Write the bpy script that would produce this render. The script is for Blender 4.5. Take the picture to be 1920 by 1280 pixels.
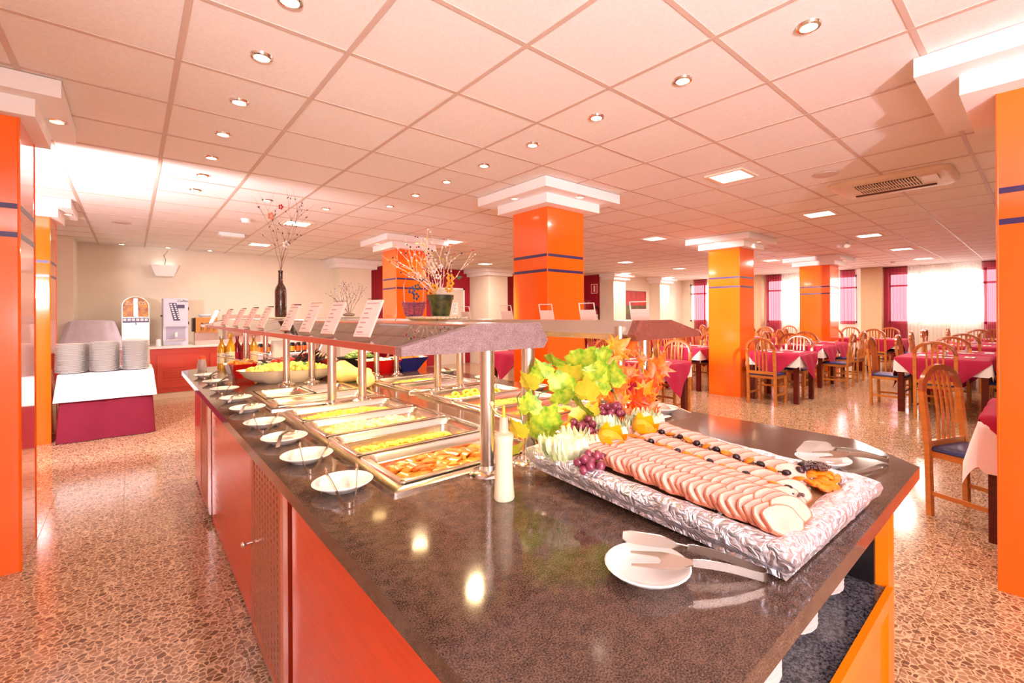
import bpy, bmesh, math, random
from mathutils import Vector, Matrix
random.seed(7)
PI = math.pi
for o in list(bpy.data.objects): bpy.data.objects.remove(o)
SC = bpy.context.scene
COL = SC.collection
FH = 1.345            # camera height
CEIL = 2.586

# ------------------------------------------------------------------ camera
def setup_camera():
    yaw, roll, f, cx, cy = 0.7236, -0.005, 851.5, 1000.0, 589.3
    cam = bpy.data.cameras.new('camera'); o = bpy.data.objects.new('camera', cam); COL.objects.link(o)
    cam.sensor_width = 36; cam.lens = 36 * f / 1920
    cam.shift_x = (960 - cx) / 1920; cam.shift_y = (cy - 640) / 1920
    cam.clip_start = 0.02; cam.clip_end = 100
    fw = Vector((math.sin(yaw), math.cos(yaw), 0)); rt = Vector((math.cos(yaw), -math.sin(yaw), 0)); up = Vector((0, 0, 1))
    r2 = rt * math.cos(roll) + up * math.sin(roll); u2 = -rt * math.sin(roll) + up * math.cos(roll)
    m = Matrix.Identity(4)
    for i in range(3):
        m[i][0] = r2[i]; m[i][1] = u2[i]; m[i][2] = -fw[i]
    m[2][3] = FH
    o.matrix_world = m
    SC.camera = o
setup_camera()

# ------------------------------------------------------------------ world, lights, exposure
SC.view_settings.view_transform = 'Standard'
SC.view_settings.look = 'None'
SC.view_settings.exposure = 0.26
SC.view_settings.gamma = 1.0
SC.view_settings.use_curve_mapping = False
W = bpy.data.worlds.new('world'); SC.world = W; W.use_nodes = True
bg = W.node_tree.nodes['Background']; bg.inputs[0].default_value = (1.0, 0.96, 0.93, 1); bg.inputs[1].default_value = 2.6

def light(kind, name, loc, energy, color=(1, 1, 1), size=0.2, aim=None, **kw):
    L = bpy.data.lights.new(name, kind); L.energy = energy; L.color = color
    if kind == 'AREA': L.size = size
    elif kind in ('POINT', 'SPOT'): L.shadow_soft_size = size
    for k, v in kw.items(): setattr(L, k, v)
    o = bpy.data.objects.new(name, L); COL.objects.link(o); o.location = loc
    if aim is not None:
        o.rotation_euler = (Vector(aim) - Vector(loc)).to_track_quat('-Z', 'Y').to_euler()
    return o
FLASH1 = 900; BOUNCE_FILL = 40; FLASH2 = 260; FLASH3 = 3800
# the photographer's two flash heads: one beside the camera, one behind the left column
light('SPOT', 'flash_head', (-0.9, -2.6, 1.25), FLASH1, (1, 0.91, 1.0), 0.07, aim=(-0.9 + 2.1, -2.6 + 2.6, 1.25 + 4.1), spot_size=1.62, spot_blend=0.25)
light('POINT', 'flash_spill_fill', (-0.9, -2.6, 1.3), 95, (1, 0.86, 0.93), 0.07)  # added weak fill at the flash position to lift the front objects, no separate lamp
light('AREA', 'ceiling_bounce_fill', (0.2, -1.2, 1.3), BOUNCE_FILL, (1, 0.91, 1.0), 1.0, aim=(1.2, 1.0, 3.2))  # added unseen area fill aimed upward, brightens the ceiling and softens the front
light('SPOT', 'flash_head', (-0.9, 4.85, 1.62), FLASH3, (1, 0.9, 0.93), 0.08, aim=(7.3, 4.0, 1.15), spot_size=0.39, spot_blend=0.4)
light('SPOT', 'flash_head', (-0.95, 4.85, 1.65), FLASH2, (1, 0.9, 0.97), 0.08, aim=(-0.3, 7.6, 2.5), spot_size=2.75, spot_blend=0.25)
DOWN = [(0.47, 1.97), (0.47, 2.49), (0.47, 3.1), (0.47, 3.72), (0.47, 4.33), (0.47, 4.93), (0.47, 5.55), (1.09, 5.55), (1.69, 5.55),
        (2.2, 4.95), (2.2, 4.32), (2.2, 3.7), (2.2, 3.1), (2.2, 2.49), (2.2, 1.88), (2.2, 1.28), (2.2, 0.68),
        (-0.13, 10.5), (0.49, 10.5), (1.11, 10.5)]
SQ = [(4.07, 1.89), (6.47, 1.89), (8.87, 1.89), (11.27, 1.89), (13.67, 1.89), (6.47, 4.29), (11.27, 4.29), (13.67, 4.29), (8.87, 6.69),
      (11.27, 6.69), (13.67, 6.69), (6.47, 9.09), (4.07, 6.69), (1.67, 6.69), (1.67, 9.09), (11.27, 8.5), (13.67, 8.5)]
for i, (x, y) in enumerate(DOWN):
    light('SPOT', 'downlight_beam', (x, y, CEIL - 0.035), 12 if y < 9 else 3, (1, 0.74, 0.5), 0.03, aim=(x, y, 0), spot_size=1.5, spot_blend=0.6)
for x, y in SQ:
    light('AREA', 'ceiling_lamp_light', (x, y, CEIL - 0.03), 36, (1, 0.84, 0.70), 0.3, aim=(x, y, 0))
HEAT = [1.14, 1.50, 1.86, 2.20, 2.56, 2.86, 3.35, 3.9, 4.4]
for cx_ in (0.775, 1.44):
    for y in HEAT:
        light('SPOT', 'heat_lamp_beam', (cx_, y, 1.288), 17 if y < 3 else 10, (1, 0.7, 0.38), 0.025, aim=(cx_, y, 0), spot_size=2.3, spot_blend=0.4)
# daylight entering through the window wall
for y0, y1 in ((0.3, 3.1), (3.7, 6.2), (6.7, 8.6)):
    o = light('AREA', 'daylight', (16.2, (y0 + y1) / 2, 1.75), 90, (1, 0.93, 0.9), 1.8, aim=(0, (y0 + y1) / 2, 1.3))
    o.data.shape = 'RECTANGLE'; o.data.size = y1 - y0; o.data.size_y = 1.3

# ------------------------------------------------------------------ materials
def lin(c):
    return tuple(((x / 255) / 12.92 if x / 255 <= 0.04045 else ((x / 255 + 0.055) / 1.055) ** 2.4) for x in c) + (1,)
MC = {}
def M(name, c, rough=0.5, metal=0.0, var=0.0, scale=20, bump=0.0, bscale=None, coat=0.0, stretch=None, emit=None, estr=0, trans=0.0, alpha=1.0, c2=None, sub=0.0, spec=None):
    if name in MC: return MC[name]
    m = bpy.data.materials.new(name); m.use_nodes = True; nt = m.node_tree; N = nt.nodes; L = nt.links
    b = N['Principled BSDF']; b.inputs['Roughness'].default_value = rough; b.inputs['Metallic'].default_value = metal
    b.inputs['Base Color'].default_value = lin(c)
    if coat: b.inputs['Coat Weight'].default_value = coat; b.inputs['Coat Roughness'].default_value = 0.05
    if trans: b.inputs['Transmission Weight'].default_value = trans
    if spec is not None: b.inputs['Specular IOR Level'].default_value = spec
    if sub: b.inputs['Subsurface Weight'].default_value = sub; b.inputs['Subsurface Scale'].default_value = 0.01
    if alpha < 1: b.inputs['Alpha'].default_value = alpha
    if emit: b.inputs['Emission Color'].default_value = lin(emit); b.inputs['Emission Strength'].default_value = estr
    if var or c2 or bump:
        tc = N.new('ShaderNodeTexCoord'); mp = N.new('ShaderNodeMapping'); L.new(tc.outputs['Object'], mp.inputs[0])
        if stretch: mp.inputs['Scale'].default_value = stretch
        if var or c2:
            n = N.new('ShaderNodeTexNoise'); n.inputs['Scale'].default_value = scale; n.inputs['Detail'].default_value = 4
            L.new(mp.outputs[0], n.inputs[0])
            r = N.new('ShaderNodeValToRGB'); r.color_ramp.elements[0].position = 0.35; r.color_ramp.elements[1].position = 0.65
            a = lin(c); d = lin(c2) if c2 else tuple(min(1, x * (1 + var)) for x in a[:3]) + (1,)
            e = a if c2 else tuple(x * (1 - var) for x in a[:3]) + (1,)
            r.color_ramp.elements[0].color = e; r.color_ramp.elements[1].color = d
            L.new(n.outputs[0], r.inputs[0]); L.new(r.outputs[0], b.inputs['Base Color'])
        if bump:
            n2 = N.new('ShaderNodeTexNoise'); n2.inputs['Scale'].default_value = bscale or scale; n2.inputs['Detail'].default_value = 5
            L.new(mp.outputs[0], n2.inputs[0])
            bp = N.new('ShaderNodeBump'); bp.inputs['Strength'].default_value = bump; bp.inputs['Distance'].default_value = 0.01
            L.new(n2.outputs[0], bp.inputs['Height']); L.new(bp.outputs[0], b.inputs['Normal'])
    MC[name] = m; return m
def glassmat(name, c, rough=0.02, mix=0.25):
    if name in MC: return MC[name]
    m = bpy.data.materials.new(name); m.use_nodes = True; nt = m.node_tree; N = nt.nodes; L = nt.links
    N.remove(N['Principled BSDF']); out = N['Material Output']
    t = N.new('ShaderNodeBsdfTransparent'); t.inputs[0].default_value = lin(c)
    g = N.new('ShaderNodeBsdfGlossy'); g.inputs[1].default_value = rough; g.inputs[0].default_value = (1, 1, 1, 1)
    fr = N.new('ShaderNodeLayerWeight'); fr.inputs[0].default_value = mix
    mx = N.new('ShaderNodeMixShader'); L.new(fr.outputs['Fresnel'], mx.inputs[0]); L.new(t.outputs[0], mx.inputs[1]); L.new(g.outputs[0], mx.inputs[2])
    L.new(mx.outputs[0], out.inputs[0]); MC[name] = m; return m
def sheermat(name, c, tr=0.4, tint=None):
    if name in MC: return MC[name]
    m = bpy.data.materials.new(name); m.use_nodes = True; nt = m.node_tree; N = nt.nodes; L = nt.links
    N.remove(N['Principled BSDF']); out = N['Material Output']
    t = N.new('ShaderNodeBsdfTransparent'); t.inputs[0].default_value = lin(tint or c)
    d = N.new('ShaderNodeBsdfTranslucent'); d.inputs[0].default_value = lin(c)
    f = N.new('ShaderNodeBsdfDiffuse'); f.inputs[0].default_value = lin(c)
    a = N.new('ShaderNodeMixShader'); a.inputs[0].default_value = 0.5; L.new(d.outputs[0], a.inputs[1]); L.new(f.outputs[0], a.inputs[2])
    b = N.new('ShaderNodeMixShader'); lw = N.new('ShaderNodeLayerWeight'); lw.inputs[0].default_value = .5; mr = N.new('ShaderNodeMapRange'); mr.inputs[3].default_value = 1 - tr; mr.inputs[4].default_value = 1.0; L.new(lw.outputs['Facing'], mr.inputs[0]); L.new(mr.outputs[0], b.inputs[0]); L.new(t.outputs[0], b.inputs[1]); L.new(a.outputs[0], b.inputs[2])
    L.new(b.outputs[0], out.inputs[0]); MC[name] = m; return m
def emis(name, c, s):
    if name in MC: return MC[name]
    m = bpy.data.materials.new(name); m.use_nodes = True; b = m.node_tree.nodes['Principled BSDF']
    b.inputs['Base Color'].default_value = (0.8, 0.8, 0.8, 1)
    b.inputs['Emission Color'].default_value = lin(c); b.inputs['Emission Strength'].default_value = s
    MC[name] = m; return m
def floor_mat(name, grout=False):
    m = bpy.data.materials.new(name); m.use_nodes = True; nt = m.node_tree; N = nt.nodes; L = nt.links
    b = N['Principled BSDF']; b.inputs['Roughness'].default_value = 0.14
    g = N.new('ShaderNodeNewGeometry')
    nz = N.new('ShaderNodeTexNoise'); nz.inputs['Scale'].default_value = 14; L.new(g.outputs['Position'], nz.inputs[0])
    add = N.new('ShaderNodeMix'); add.data_type = 'VECTOR'; add.inputs[0].default_value = 0.03
    L.new(g.outputs['Position'], add.inputs[4]); L.new(nz.outputs['Color'], add.inputs[5])
    v = N.new('ShaderNodeTexVoronoi'); v.feature = 'DISTANCE_TO_EDGE'; v.inputs['Scale'].default_value = 42; L.new(add.outputs[1], v.inputs[0])
    v2 = N.new('ShaderNodeTexVoronoi'); v2.feature = 'F1'; v2.inputs['Scale'].default_value = 42; L.new(add.outputs[1], v2.inputs[0])
    r = N.new('ShaderNodeValToRGB'); r.color_ramp.elements[0].color = (0.0, 0.0, 0.0, 1); r.color_ramp.elements[1].color = (1, 1, 1, 1)
    r.color_ramp.elements[0].position = 0.04; r.color_ramp.elements[1].position = 0.11; L.new(v.outputs['Distance'], r.inputs[0])
    r2 = N.new('ShaderNodeValToRGB'); r2.color_ramp.elements[0].color = lin((112, 76, 54)); r2.color_ramp.elements[1].color = lin((176, 140, 112))
    sp = N.new('ShaderNodeSeparateColor'); L.new(v2.outputs['Color'], sp.inputs[0]); L.new(sp.outputs[0], r2.inputs[0])
    e = r2.color_ramp.elements.new(0.5); e.color = lin((150, 110, 82))
    mx = N.new('ShaderNodeMix'); mx.data_type = 'RGBA'; L.new(r.outputs[0], mx.inputs[0]); mx.inputs[6].default_value = lin((226, 190, 152)); L.new(r2.outputs[0], mx.inputs[7])
    L.new(mx.outputs[2], b.inputs['Base Color'])
    return m
def granite(name, c1, c2, rough=0.12, scale=220):
    m = bpy.data.materials.new(name); m.use_nodes = True; nt = m.node_tree; N = nt.nodes; L = nt.links
    b = N['Principled BSDF']; b.inputs['Roughness'].default_value = rough
    g = N.new('ShaderNodeNewGeometry')
    n = N.new('ShaderNodeTexNoise'); n.inputs['Scale'].default_value = scale; n.inputs['Detail'].default_value = 6; n.inputs['Roughness'].default_value = 0.7; L.new(g.outputs['Position'], n.inputs[0])
    nb = N.new('ShaderNodeTexNoise'); nb.inputs['Scale'].default_value = 55; nb.inputs['Detail'].default_value = 5; L.new(g.outputs['Position'], nb.inputs[0])
    mm = N.new('ShaderNodeMath'); mm.operation = 'MULTIPLY_ADD'; mm.inputs[1].default_value = .18; L.new(nb.outputs[0], mm.inputs[0])
    m3 = N.new('ShaderNodeMath'); m3.operation = 'MULTIPLY'; m3.inputs[1].default_value = .82; L.new(n.outputs[0], m3.inputs[0]); L.new(m3.outputs[0], mm.inputs[2])
    r = N.new('ShaderNodeValToRGB'); r.color_ramp.elements[0].position = 0.42; r.color_ramp.elements[1].position = 0.58
    r.color_ramp.elements[0].color = lin(c1); r.color_ramp.elements[1].color = lin(c2)
    L.new(mm.outputs[0], r.inputs[0])
    n2 = N.new('ShaderNodeTexNoise'); n2.inputs['Scale'].default_value = 9; n2.inputs['Detail'].default_value = 3; L.new(g.outputs['Position'], n2.inputs[0])
    mp = N.new('ShaderNodeMapRange'); mp.inputs[3].default_value = rough * 0.6; mp.inputs[4].default_value = rough * 1.8; L.new(n2.outputs[0], mp.inputs[0]); L.new(mp.outputs[0], b.inputs['Roughness'])
    L.new(r.outputs[0], b.inputs['Base Color'])
    return m

mFloor = floor_mat('terrazzo')
mGrout = M('grout', (222, 186, 150), 0.4)
mTile = M('ceiling_tile', (240, 232, 226), 0.9, var=0.03, scale=60, bump=0.25, bscale=300)
mTee = M('ceiling_grid', (205, 180, 165), 0.5)
mWall = M('wall_paint', (236, 224, 206), 0.85, var=0.02, scale=3)
mMaroon = M('maroon_wall', (162, 8, 40), 0.7, var=0.04, scale=3)
mWhite = M('white_plaster', (246, 242, 240), 0.7)
mOrange = M('orange_panel', (255, 106, 10), 0.12, var=0.03, scale=2, coat=0.6)
mBand = M('navy_band', (58, 34, 92), 0.3)
mChrome = M('chrome', (230, 225, 220), 0.12, metal=1)
mSteel = M('brushed_steel', (214, 204, 194), 0.24, metal=1, bump=0.02, bscale=60, stretch=(1, 40, 1))
mPan = M('pan_steel', (226, 216, 204), 0.2, metal=1)
mGran = granite('granite_top', (42, 29, 24), (112, 86, 72), 0.08, 380)
mGranD = granite('granite_shelf', (34, 32, 38), (110, 106, 112), 0.06, 160)
mCap = granite('canopy_end', (118, 92, 92), (160, 134, 132), 0.4, 500)
mCapR = granite('canopy_end_red', (120, 62, 50), (148, 86, 70), 0.25, 500)
mLam = M('orange_red_laminate', (226, 66, 22), 0.2, var=0.05, scale=6, stretch=(1, 1, 12))
mLamY = M('orange_laminate', (252, 132, 14), 0.16, var=0.03, scale=4)
mLamC = M('coral_laminate', (206, 72, 48), 0.35, var=0.03, scale=4)
mGlass = glassmat('canopy_glass', (240, 236, 232), 0.02, 0.35)
mAcr = glassmat('acrylic', (255, 250, 248), 0.05, 0.08)
mClear = glassmat('clear_glass', (250, 248, 246), 0.02, 0.3)
mPorc = M('porcelain', (244, 238, 232), 0.12, coat=0.3)
def foilmat():
    m = bpy.data.materials.new('foil'); m.use_nodes = True; nt = m.node_tree; N = nt.nodes; L = nt.links
    b = N['Principled BSDF']; b.inputs['Metallic'].default_value = .7; b.inputs['Roughness'].default_value = .3; b.inputs['Base Color'].default_value = lin((238, 236, 244))
    tc = N.new('ShaderNodeTexCoord'); nz = N.new('ShaderNodeTexNoise'); nz.inputs['Scale'].default_value = 18; L.new(tc.outputs['Object'], nz.inputs[0])
    ad = N.new('ShaderNodeMix'); ad.data_type = 'VECTOR'; ad.inputs[0].default_value = .12; L.new(tc.outputs['Object'], ad.inputs[4]); L.new(nz.outputs['Color'], ad.inputs[5])
    v = N.new('ShaderNodeTexVoronoi'); v.feature = 'F1'; v.distance = 'MINKOWSKI'; v.inputs['Scale'].default_value = 34; L.new(ad.outputs[1], v.inputs[0])
    v2 = N.new('ShaderNodeTexVoronoi'); v2.inputs['Scale'].default_value = 90; L.new(ad.outputs[1], v2.inputs[0])
    mt = N.new('ShaderNodeMath'); mt.operation = 'MULTIPLY_ADD'; mt.inputs[1].default_value = .35; L.new(v2.outputs['Distance'], mt.inputs[0]); L.new(v.outputs['Distance'], mt.inputs[2])
    bp = N.new('ShaderNodeBump'); bp.inputs['Strength'].default_value = .6; bp.inputs['Distance'].default_value = .006; L.new(mt.outputs[0], bp.inputs['Height']); L.new(bp.outputs[0], b.inputs['Normal'])
    return m
mFoil = foilmat()
mWoodL = M('chair_wood', (206, 130, 58), 0.28, var=0.12, scale=8, stretch=(1, 1, 6))
mWoodR = M('chair_arch_wood', (176, 92, 40), 0.2, var=0.12, scale=8)
mBlue = M('blue_vinyl', (44, 54, 112), 0.35)
mLegD = M('dark_red_wood', (96, 26, 18), 0.25, var=0.15, scale=10, stretch=(1, 1, 6))
mCloth = M('crimson_cloth', (178, 16, 66), 0.8, var=0.05, scale=8)
mSkirt = M('crimson_skirt', (132, 14, 48), 0.8, var=0.05, scale=8)
mClothW = M('white_cloth', (248, 244, 244), 0.85)
mPaper = M('paper', (246, 242, 238), 0.8)
mBlack = M('black_plastic', (22, 20, 22), 0.35)
mInk = M('ink', (70, 56, 60), 0.7)

# ------------------------------------------------------------------ mesh helpers
class MB:
    def __init__(s): s.v = []; s.f = []
    def add(s, vs, fs):
        n = len(s.v); s.v += [tuple(v) for v in vs]; s.f += [tuple(i + n for i in f) for f in fs]; return s
    def box(s, x0, y0, z0, x1, y1, z1):
        return s.add([(x0, y0, z0), (x1, y0, z0), (x1, y1, z0), (x0, y1, z0), (x0, y0, z1), (x1, y0, z1), (x1, y1, z1), (x0, y1, z1)],
                     [(0, 3, 2, 1), (4, 5, 6, 7), (0, 1, 5, 4), (1, 2, 6, 5), (2, 3, 7, 6), (3, 0, 4, 7)])
    def cbox(s, x0, y0, z0, x1, y1, z1, c=0.004):
        # box with chamfered vertical edges and top
        p = [(x0 + c, y0), (x1 - c, y0), (x1, y0 + c), (x1, y1 - c), (x1 - c, y1), (x0 + c, y1), (x0, y1 - c), (x0, y0 + c)]
        q = [(min(max(x, x0 + c), x1 - c), min(max(y, y0 + c), y1 - c)) for x, y in p]
        L = [[(x, y, z0) for x, y in p], [(x, y, z1 - c) for x, y in p], [(x, y, z1) for x, y in q]]
        return s.loops(L, True, True)
    def loops(s, L, cap0=False, cap1=False, close=True):
        n = len(L[0]); vs = [v for l in L for v in l]; fs = []
        for i in range(len(L) - 1):
            for j in range(n if close else n - 1):
                k = (j + 1) % n; fs.append((i * n + j, i * n + k, (i + 1) * n + k, (i + 1) * n + j))
        if cap0: fs.append(tuple(range(n - 1, -1, -1)))
        if cap1: fs.append(tuple((len(L) - 1) * n + j for j in range(n)))
        return s.add(vs, fs)
    def cyl(s, p, q, r0, r1=None, n=12):
        return s.tube([p, q], [r0, r0 if r1 is None else r1], n)
    def tube(s, pts, r, n=8, flat=None, up=None):
        pts = [Vector(p) for p in pts]
        if not isinstance(r, (list, tuple)): r = [r] * len(pts)
        L = []; ref = Vector(up) if up else None
        for i, p in enumerate(pts):
            t = (pts[min(i + 1, len(pts) - 1)] - pts[max(i - 1, 0)]).normalized()
            u = ref if ref else (Vector((0, 0, 1)) if abs(t.z) < 0.9 else Vector((1, 0, 0)))
            a = t.cross(u).normalized(); b = a.cross(t).normalized()
            if ref is None: ref = None
            if flat:  # rectangular strip: width flat[0] along a, thickness flat[1] along b
                w, h = flat[0] / 2 * (r[i] / r[0]), flat[1] / 2
                L.append([p + a * w + b * h, p - a * w + b * h, p - a * w - b * h, p + a * w - b * h])
            else:
                L.append([p + (a * math.cos(2 * PI * k / n) + b * math.sin(2 * PI * k / n)) * r[i] for k in range(n)])
        return s.loops(L, True, True)
    def lathe(s, prof, c=(0, 0, 0), n=20, sx=1, sy=1, cap0=True, cap1=True):
        L = [[(c[0] + r * math.cos(2 * PI * k / n) * sx, c[1] + r * math.sin(2 * PI * k / n) * sy, c[2] + z) for k in range(n)] for r, z in prof]
        return s.loops(L, cap0, cap1)
    def ball(s, c, r, n=10, m=6, jit=0):
        if not isinstance(r, (tuple, list)): r = (r, r, r)
        L = []
        for i in range(m + 1):
            a = PI * (i + 0.0) / m; a = min(max(a, 0.06), PI - 0.06); q = 1 + random.uniform(-jit, jit)
            L.append([(c[0] + r[0] * math.sin(a) * math.cos(2 * PI * k / n) * q, c[1] + r[1] * math.sin(a) * math.sin(2 * PI * k / n) * q, c[2] - r[2] * math.cos(a)) for k in range(n)])
        return s.loops(L, True, True)
    def prismz(s, poly, z0, z1):
        return s.loops([[(x, y, z0) for x, y in poly], [(x, y, z1) for x, y in poly]], True, True)
    def prismy(s, poly, y0, y1):
        return s.loops([[(x, y1, z) for x, z in poly], [(x, y0, z) for x, z in poly]], True, True)
    def prismx(s, poly, x0, x1):
        return s.loops([[(x0, y, z) for y, z in poly], [(x1, y, z) for y, z in poly]], True, True)
    def grid(s, fn, nu, nv):
        vs = [fn(i / nu, j / nv) for j in range(nv + 1) for i in range(nu + 1)]
        fs = [(j * (nu + 1) + i, j * (nu + 1) + i + 1, (j + 1) * (nu + 1) + i + 1, (j + 1) * (nu + 1) + i) for j in range(nv) for i in range(nu)]
        return s.add(vs, fs)
    def xform(s, m):
        s.v = [tuple(m @ Vector(v)) for v in s.v]; return s
    def mesh(s, name, mat, smooth=True, ang=38):
        me = bpy.data.meshes.new(name); me.from_pydata(s.v, [], s.f); me.materials.append(mat)
        me.update()
        bm = bmesh.new(); bm.from_mesh(me); bmesh.ops.recalc_face_normals(bm, faces=bm.faces); bm.to_mesh(me); bm.free()
        if smooth:
            for p in me.polygons: p.use_smooth = True
            me.set_sharp_from_angle(angle=math.radians(ang))
        return me
    def build(s, name, mat, parent=None, loc=None, rot=None, smooth=True, ang=38):
        return put(name, s.mesh(name, mat, smooth, ang), parent, loc, rot)
def put(name, me, parent=None, loc=None, rot=None, sc=None):
    o = bpy.data.objects.new(name, me); COL.objects.link(o)
    if parent: o.parent = parent
    if loc: o.location = loc
    if rot: o.rotation_euler = rot
    if sc: o.scale = sc if isinstance(sc, (tuple, list)) else (sc, sc, sc)
    return o
def tag(o, label, cat, group=None, kind=None):
    o['label'] = label; o['category'] = cat
    if group: o['group'] = group
    if kind: o['kind'] = kind
    return o
def thing(name, label, cat, loc=(0, 0, 0), rz=0, group=None, kind=None):
    o = bpy.data.objects.new(name, None); o.empty_display_size = 0.05; COL.objects.link(o)
    o.location = loc; o.rotation_euler = (0, 0, rz)
    return tag(o, label, cat, group, kind)
def struct(o): o['kind'] = 'structure'; return o
def nth(k): return '%d%s' % (k, 'th' if 10 < k % 100 < 14 else {1: 'st', 2: 'nd', 3: 'rd'}.get(k % 10, 'th'))
def kids(o):
    return [c for c in bpy.data.objects if c.parent == o]
def dup(root, loc, rz=0, label=None, group=None, cache={}):
    if root.name not in cache: cache[root.name] = [(c, kids(c)) for c in kids(root)]
    r = root.copy(); COL.objects.link(r); r.location = loc; r.rotation_euler = (root.rotation_euler[0], root.rotation_euler[1], rz)
    if label: r['label'] = label
    if group: r['group'] = group
    for c, gs in cache[root.name]:
        d = c.copy(); COL.objects.link(d); d.parent = r
        for g in gs:
            e = g.copy(); COL.objects.link(e); e.parent = d
    return r
def rr(w, d, r, n=4, cx=0, cy=0, z=0):
    P = []
    for sx, sy, a0 in ((1, 1, 0), (-1, 1, PI / 2), (-1, -1, PI), (1, -1, 1.5 * PI)):
        for k in range(n + 1):
            a = a0 + PI / 2 * k / n
            P.append((cx + sx * (w / 2 - r) + r * math.cos(a), cy + sy * (d / 2 - r) + r * math.sin(a), z))
    return P
def text(name, body, size, mat, parent, loc, rot, ext=0.0008, shear=0.0):
    cu = bpy.data.curves.new(name, 'FONT'); cu.body = body; cu.size = size; cu.extrude = ext; cu.align_x = 'CENTER'; cu.align_y = 'CENTER'; cu.shear = shear
    o = bpy.data.objects.new(name, cu); COL.objects.link(o)
    dg = bpy.context.evaluated_depsgraph_get(); me = bpy.data.meshes.new_from_object(o.evaluated_get(dg))
    bpy.data.objects.remove(o); me.materials.clear(); me.materials.append(mat)
    return put(name, me, parent, loc, rot)

# ------------------------------------------------------------------ room shell
X0, X1, Y0, Y1 = -3.4, 15.7, -3.6, 10.8
fl = struct(MB().box(X0, Y0, -0.12, X1, Y1 + .15, -0.004).build('floor', mGrout))
P = 0.385
cells = []
i0, i1 = int(math.floor((X0 + .05) / P)), int(math.ceil((X1 + .05) / P)); j0, j1 = int(math.floor((Y0 - .37) / P)), int(math.ceil((Y1 - .37) / P))
for i in range(i0, i1):
    for j in range(j0, j1):
        x, y = -0.05 + P * i, 0.37 + P * j
        if x < X0 or x + P > X1 + .01 or y < Y0 or y + P > Y1 + .01: continue
        cells.append((x, y))
def onview(x, y):
    d = x * math.sin(0.7236) + y * math.cos(0.7236); s = x * math.cos(0.7236) - y * math.sin(0.7236)
    return d > 0.5 and -1.35 < s / d < 1.25
def hid(x, y): return 0.45 < x < 1.7 and 0.35 < y < 5.0
vis = sorted([c for c in cells if onview(c[0] + P / 2, c[1] + P / 2) and not hid(c[0] + P / 2, c[1] + P / 2)], key=lambda c: math.hypot(c[0] + P / 2, c[1] + P / 2))
near = set(vis[:300])
ft = MB().cbox(0.0008, 0.0008, -0.02, P - 0.0008, P - 0.0008, 0.0, 0.0006).mesh('floor_tile', mFloor, False)
for c in vis[:300]:
    put('floor_tile', ft, fl, (c[0], c[1], 0))
b = MB()
for x, y in cells:
    if (x, y) not in near: b.box(x + .0008, y + .0008, -0.02, x + P - .0008, y + P - .0008, 0)
o = b.build('floor_tiles', mFloor, fl, smooth=False); o['kind'] = 'stuff'

ce = struct(MB().box(X0, Y0, CEIL + 0.02, X1, Y1 + .15, CEIL + 0.14).build('ceiling', mWhite))
T = 0.6; gx, gy = 0.172, 0.389
cc = []
holes = {(round((x - gx) / T - .5), round((y - gy) / T - .5)) for x, y in SQ}
for i in range(int((X0 - gx) / T) - 1, int((X1 - gx) / T) + 1):
    for j in range(int((Y0 - gy) / T) - 1, int((Y1 - gy) / T) + 1):
        x, y = gx + T * i, gy + T * j
        xa, xb, ya, yb = max(x, X0), min(x + T, X1), max(y, Y0), min(y + T, Y1)
        if xb - xa < .05 or yb - ya < .05: continue
        cc.append((xa, ya, xb, yb))
cc.sort(key=lambda c: (0 if onview((c[0] + c[2]) / 2, (c[1] + c[3]) / 2) else 100) + math.hypot(c[0] + c[2], c[1] + c[3]) / 2)
tile_me = MB().box(0.011, 0.011, 0.004, T - 0.011, T - 0.011, 0.018).mesh('ceiling_tile', mTile, False)
b = MB(); nt_ = 0
for (xa, ya, xb, yb) in cc:
    full = abs(xb - xa - T) < .01 and abs(yb - ya - T) < .01
    if full and nt_ < 300: put('ceiling_tile', tile_me, ce, (xa, ya, CEIL)); nt_ += 1
    else: b.box(xa + .011, ya + .011, CEIL + .004, xb - .011, yb - .011, CEIL + .018)
o = b.build('ceiling_tiles', mTile, ce, smooth=False); o['kind'] = 'stuff'
b = MB()
for i in range(-6, 27):
    x = gx + T * i
    if X0 < x < X1: b.box(x - .012, Y0, CEIL, x + .012, Y1, CEIL + .012)
for j in range(-7, 19):
    y = gy + T * j
    if Y0 < y < Y1: b.box(X0, y - .012, CEIL + .0008, X1, y + .012, CEIL + .012)
b.build('ceiling_grid', mTee, ce, smooth=False)

struct(MB().box(X0 - .15, Y0 - .15, 0, X0, Y1 + .15, CEIL + .03).build('wall_left', mWall))
struct(MB().box(X0, Y0 - .15, 0, X1 + .15, Y0, CEIL + .03).build('wall_front', mWall))
wb = struct(MB().box(X0, Y1, 0, 4.2, Y1 + .15, CEIL + .03).build('wall_back', mWall))
struct(MB().box(4.2, Y1, 0, 12.6, Y1 + .15, CEIL + .03).build('wall_recess', mMaroon))
struct(MB().box(11.0, 9.15, 0, X1, 9.3, CEIL + .03).build('wall_far', mWall))
struct(MB().box(11.0, 9.3, 0, 11.15, Y1, CEIL + .03).build('wall_return', mMaroon))
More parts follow.
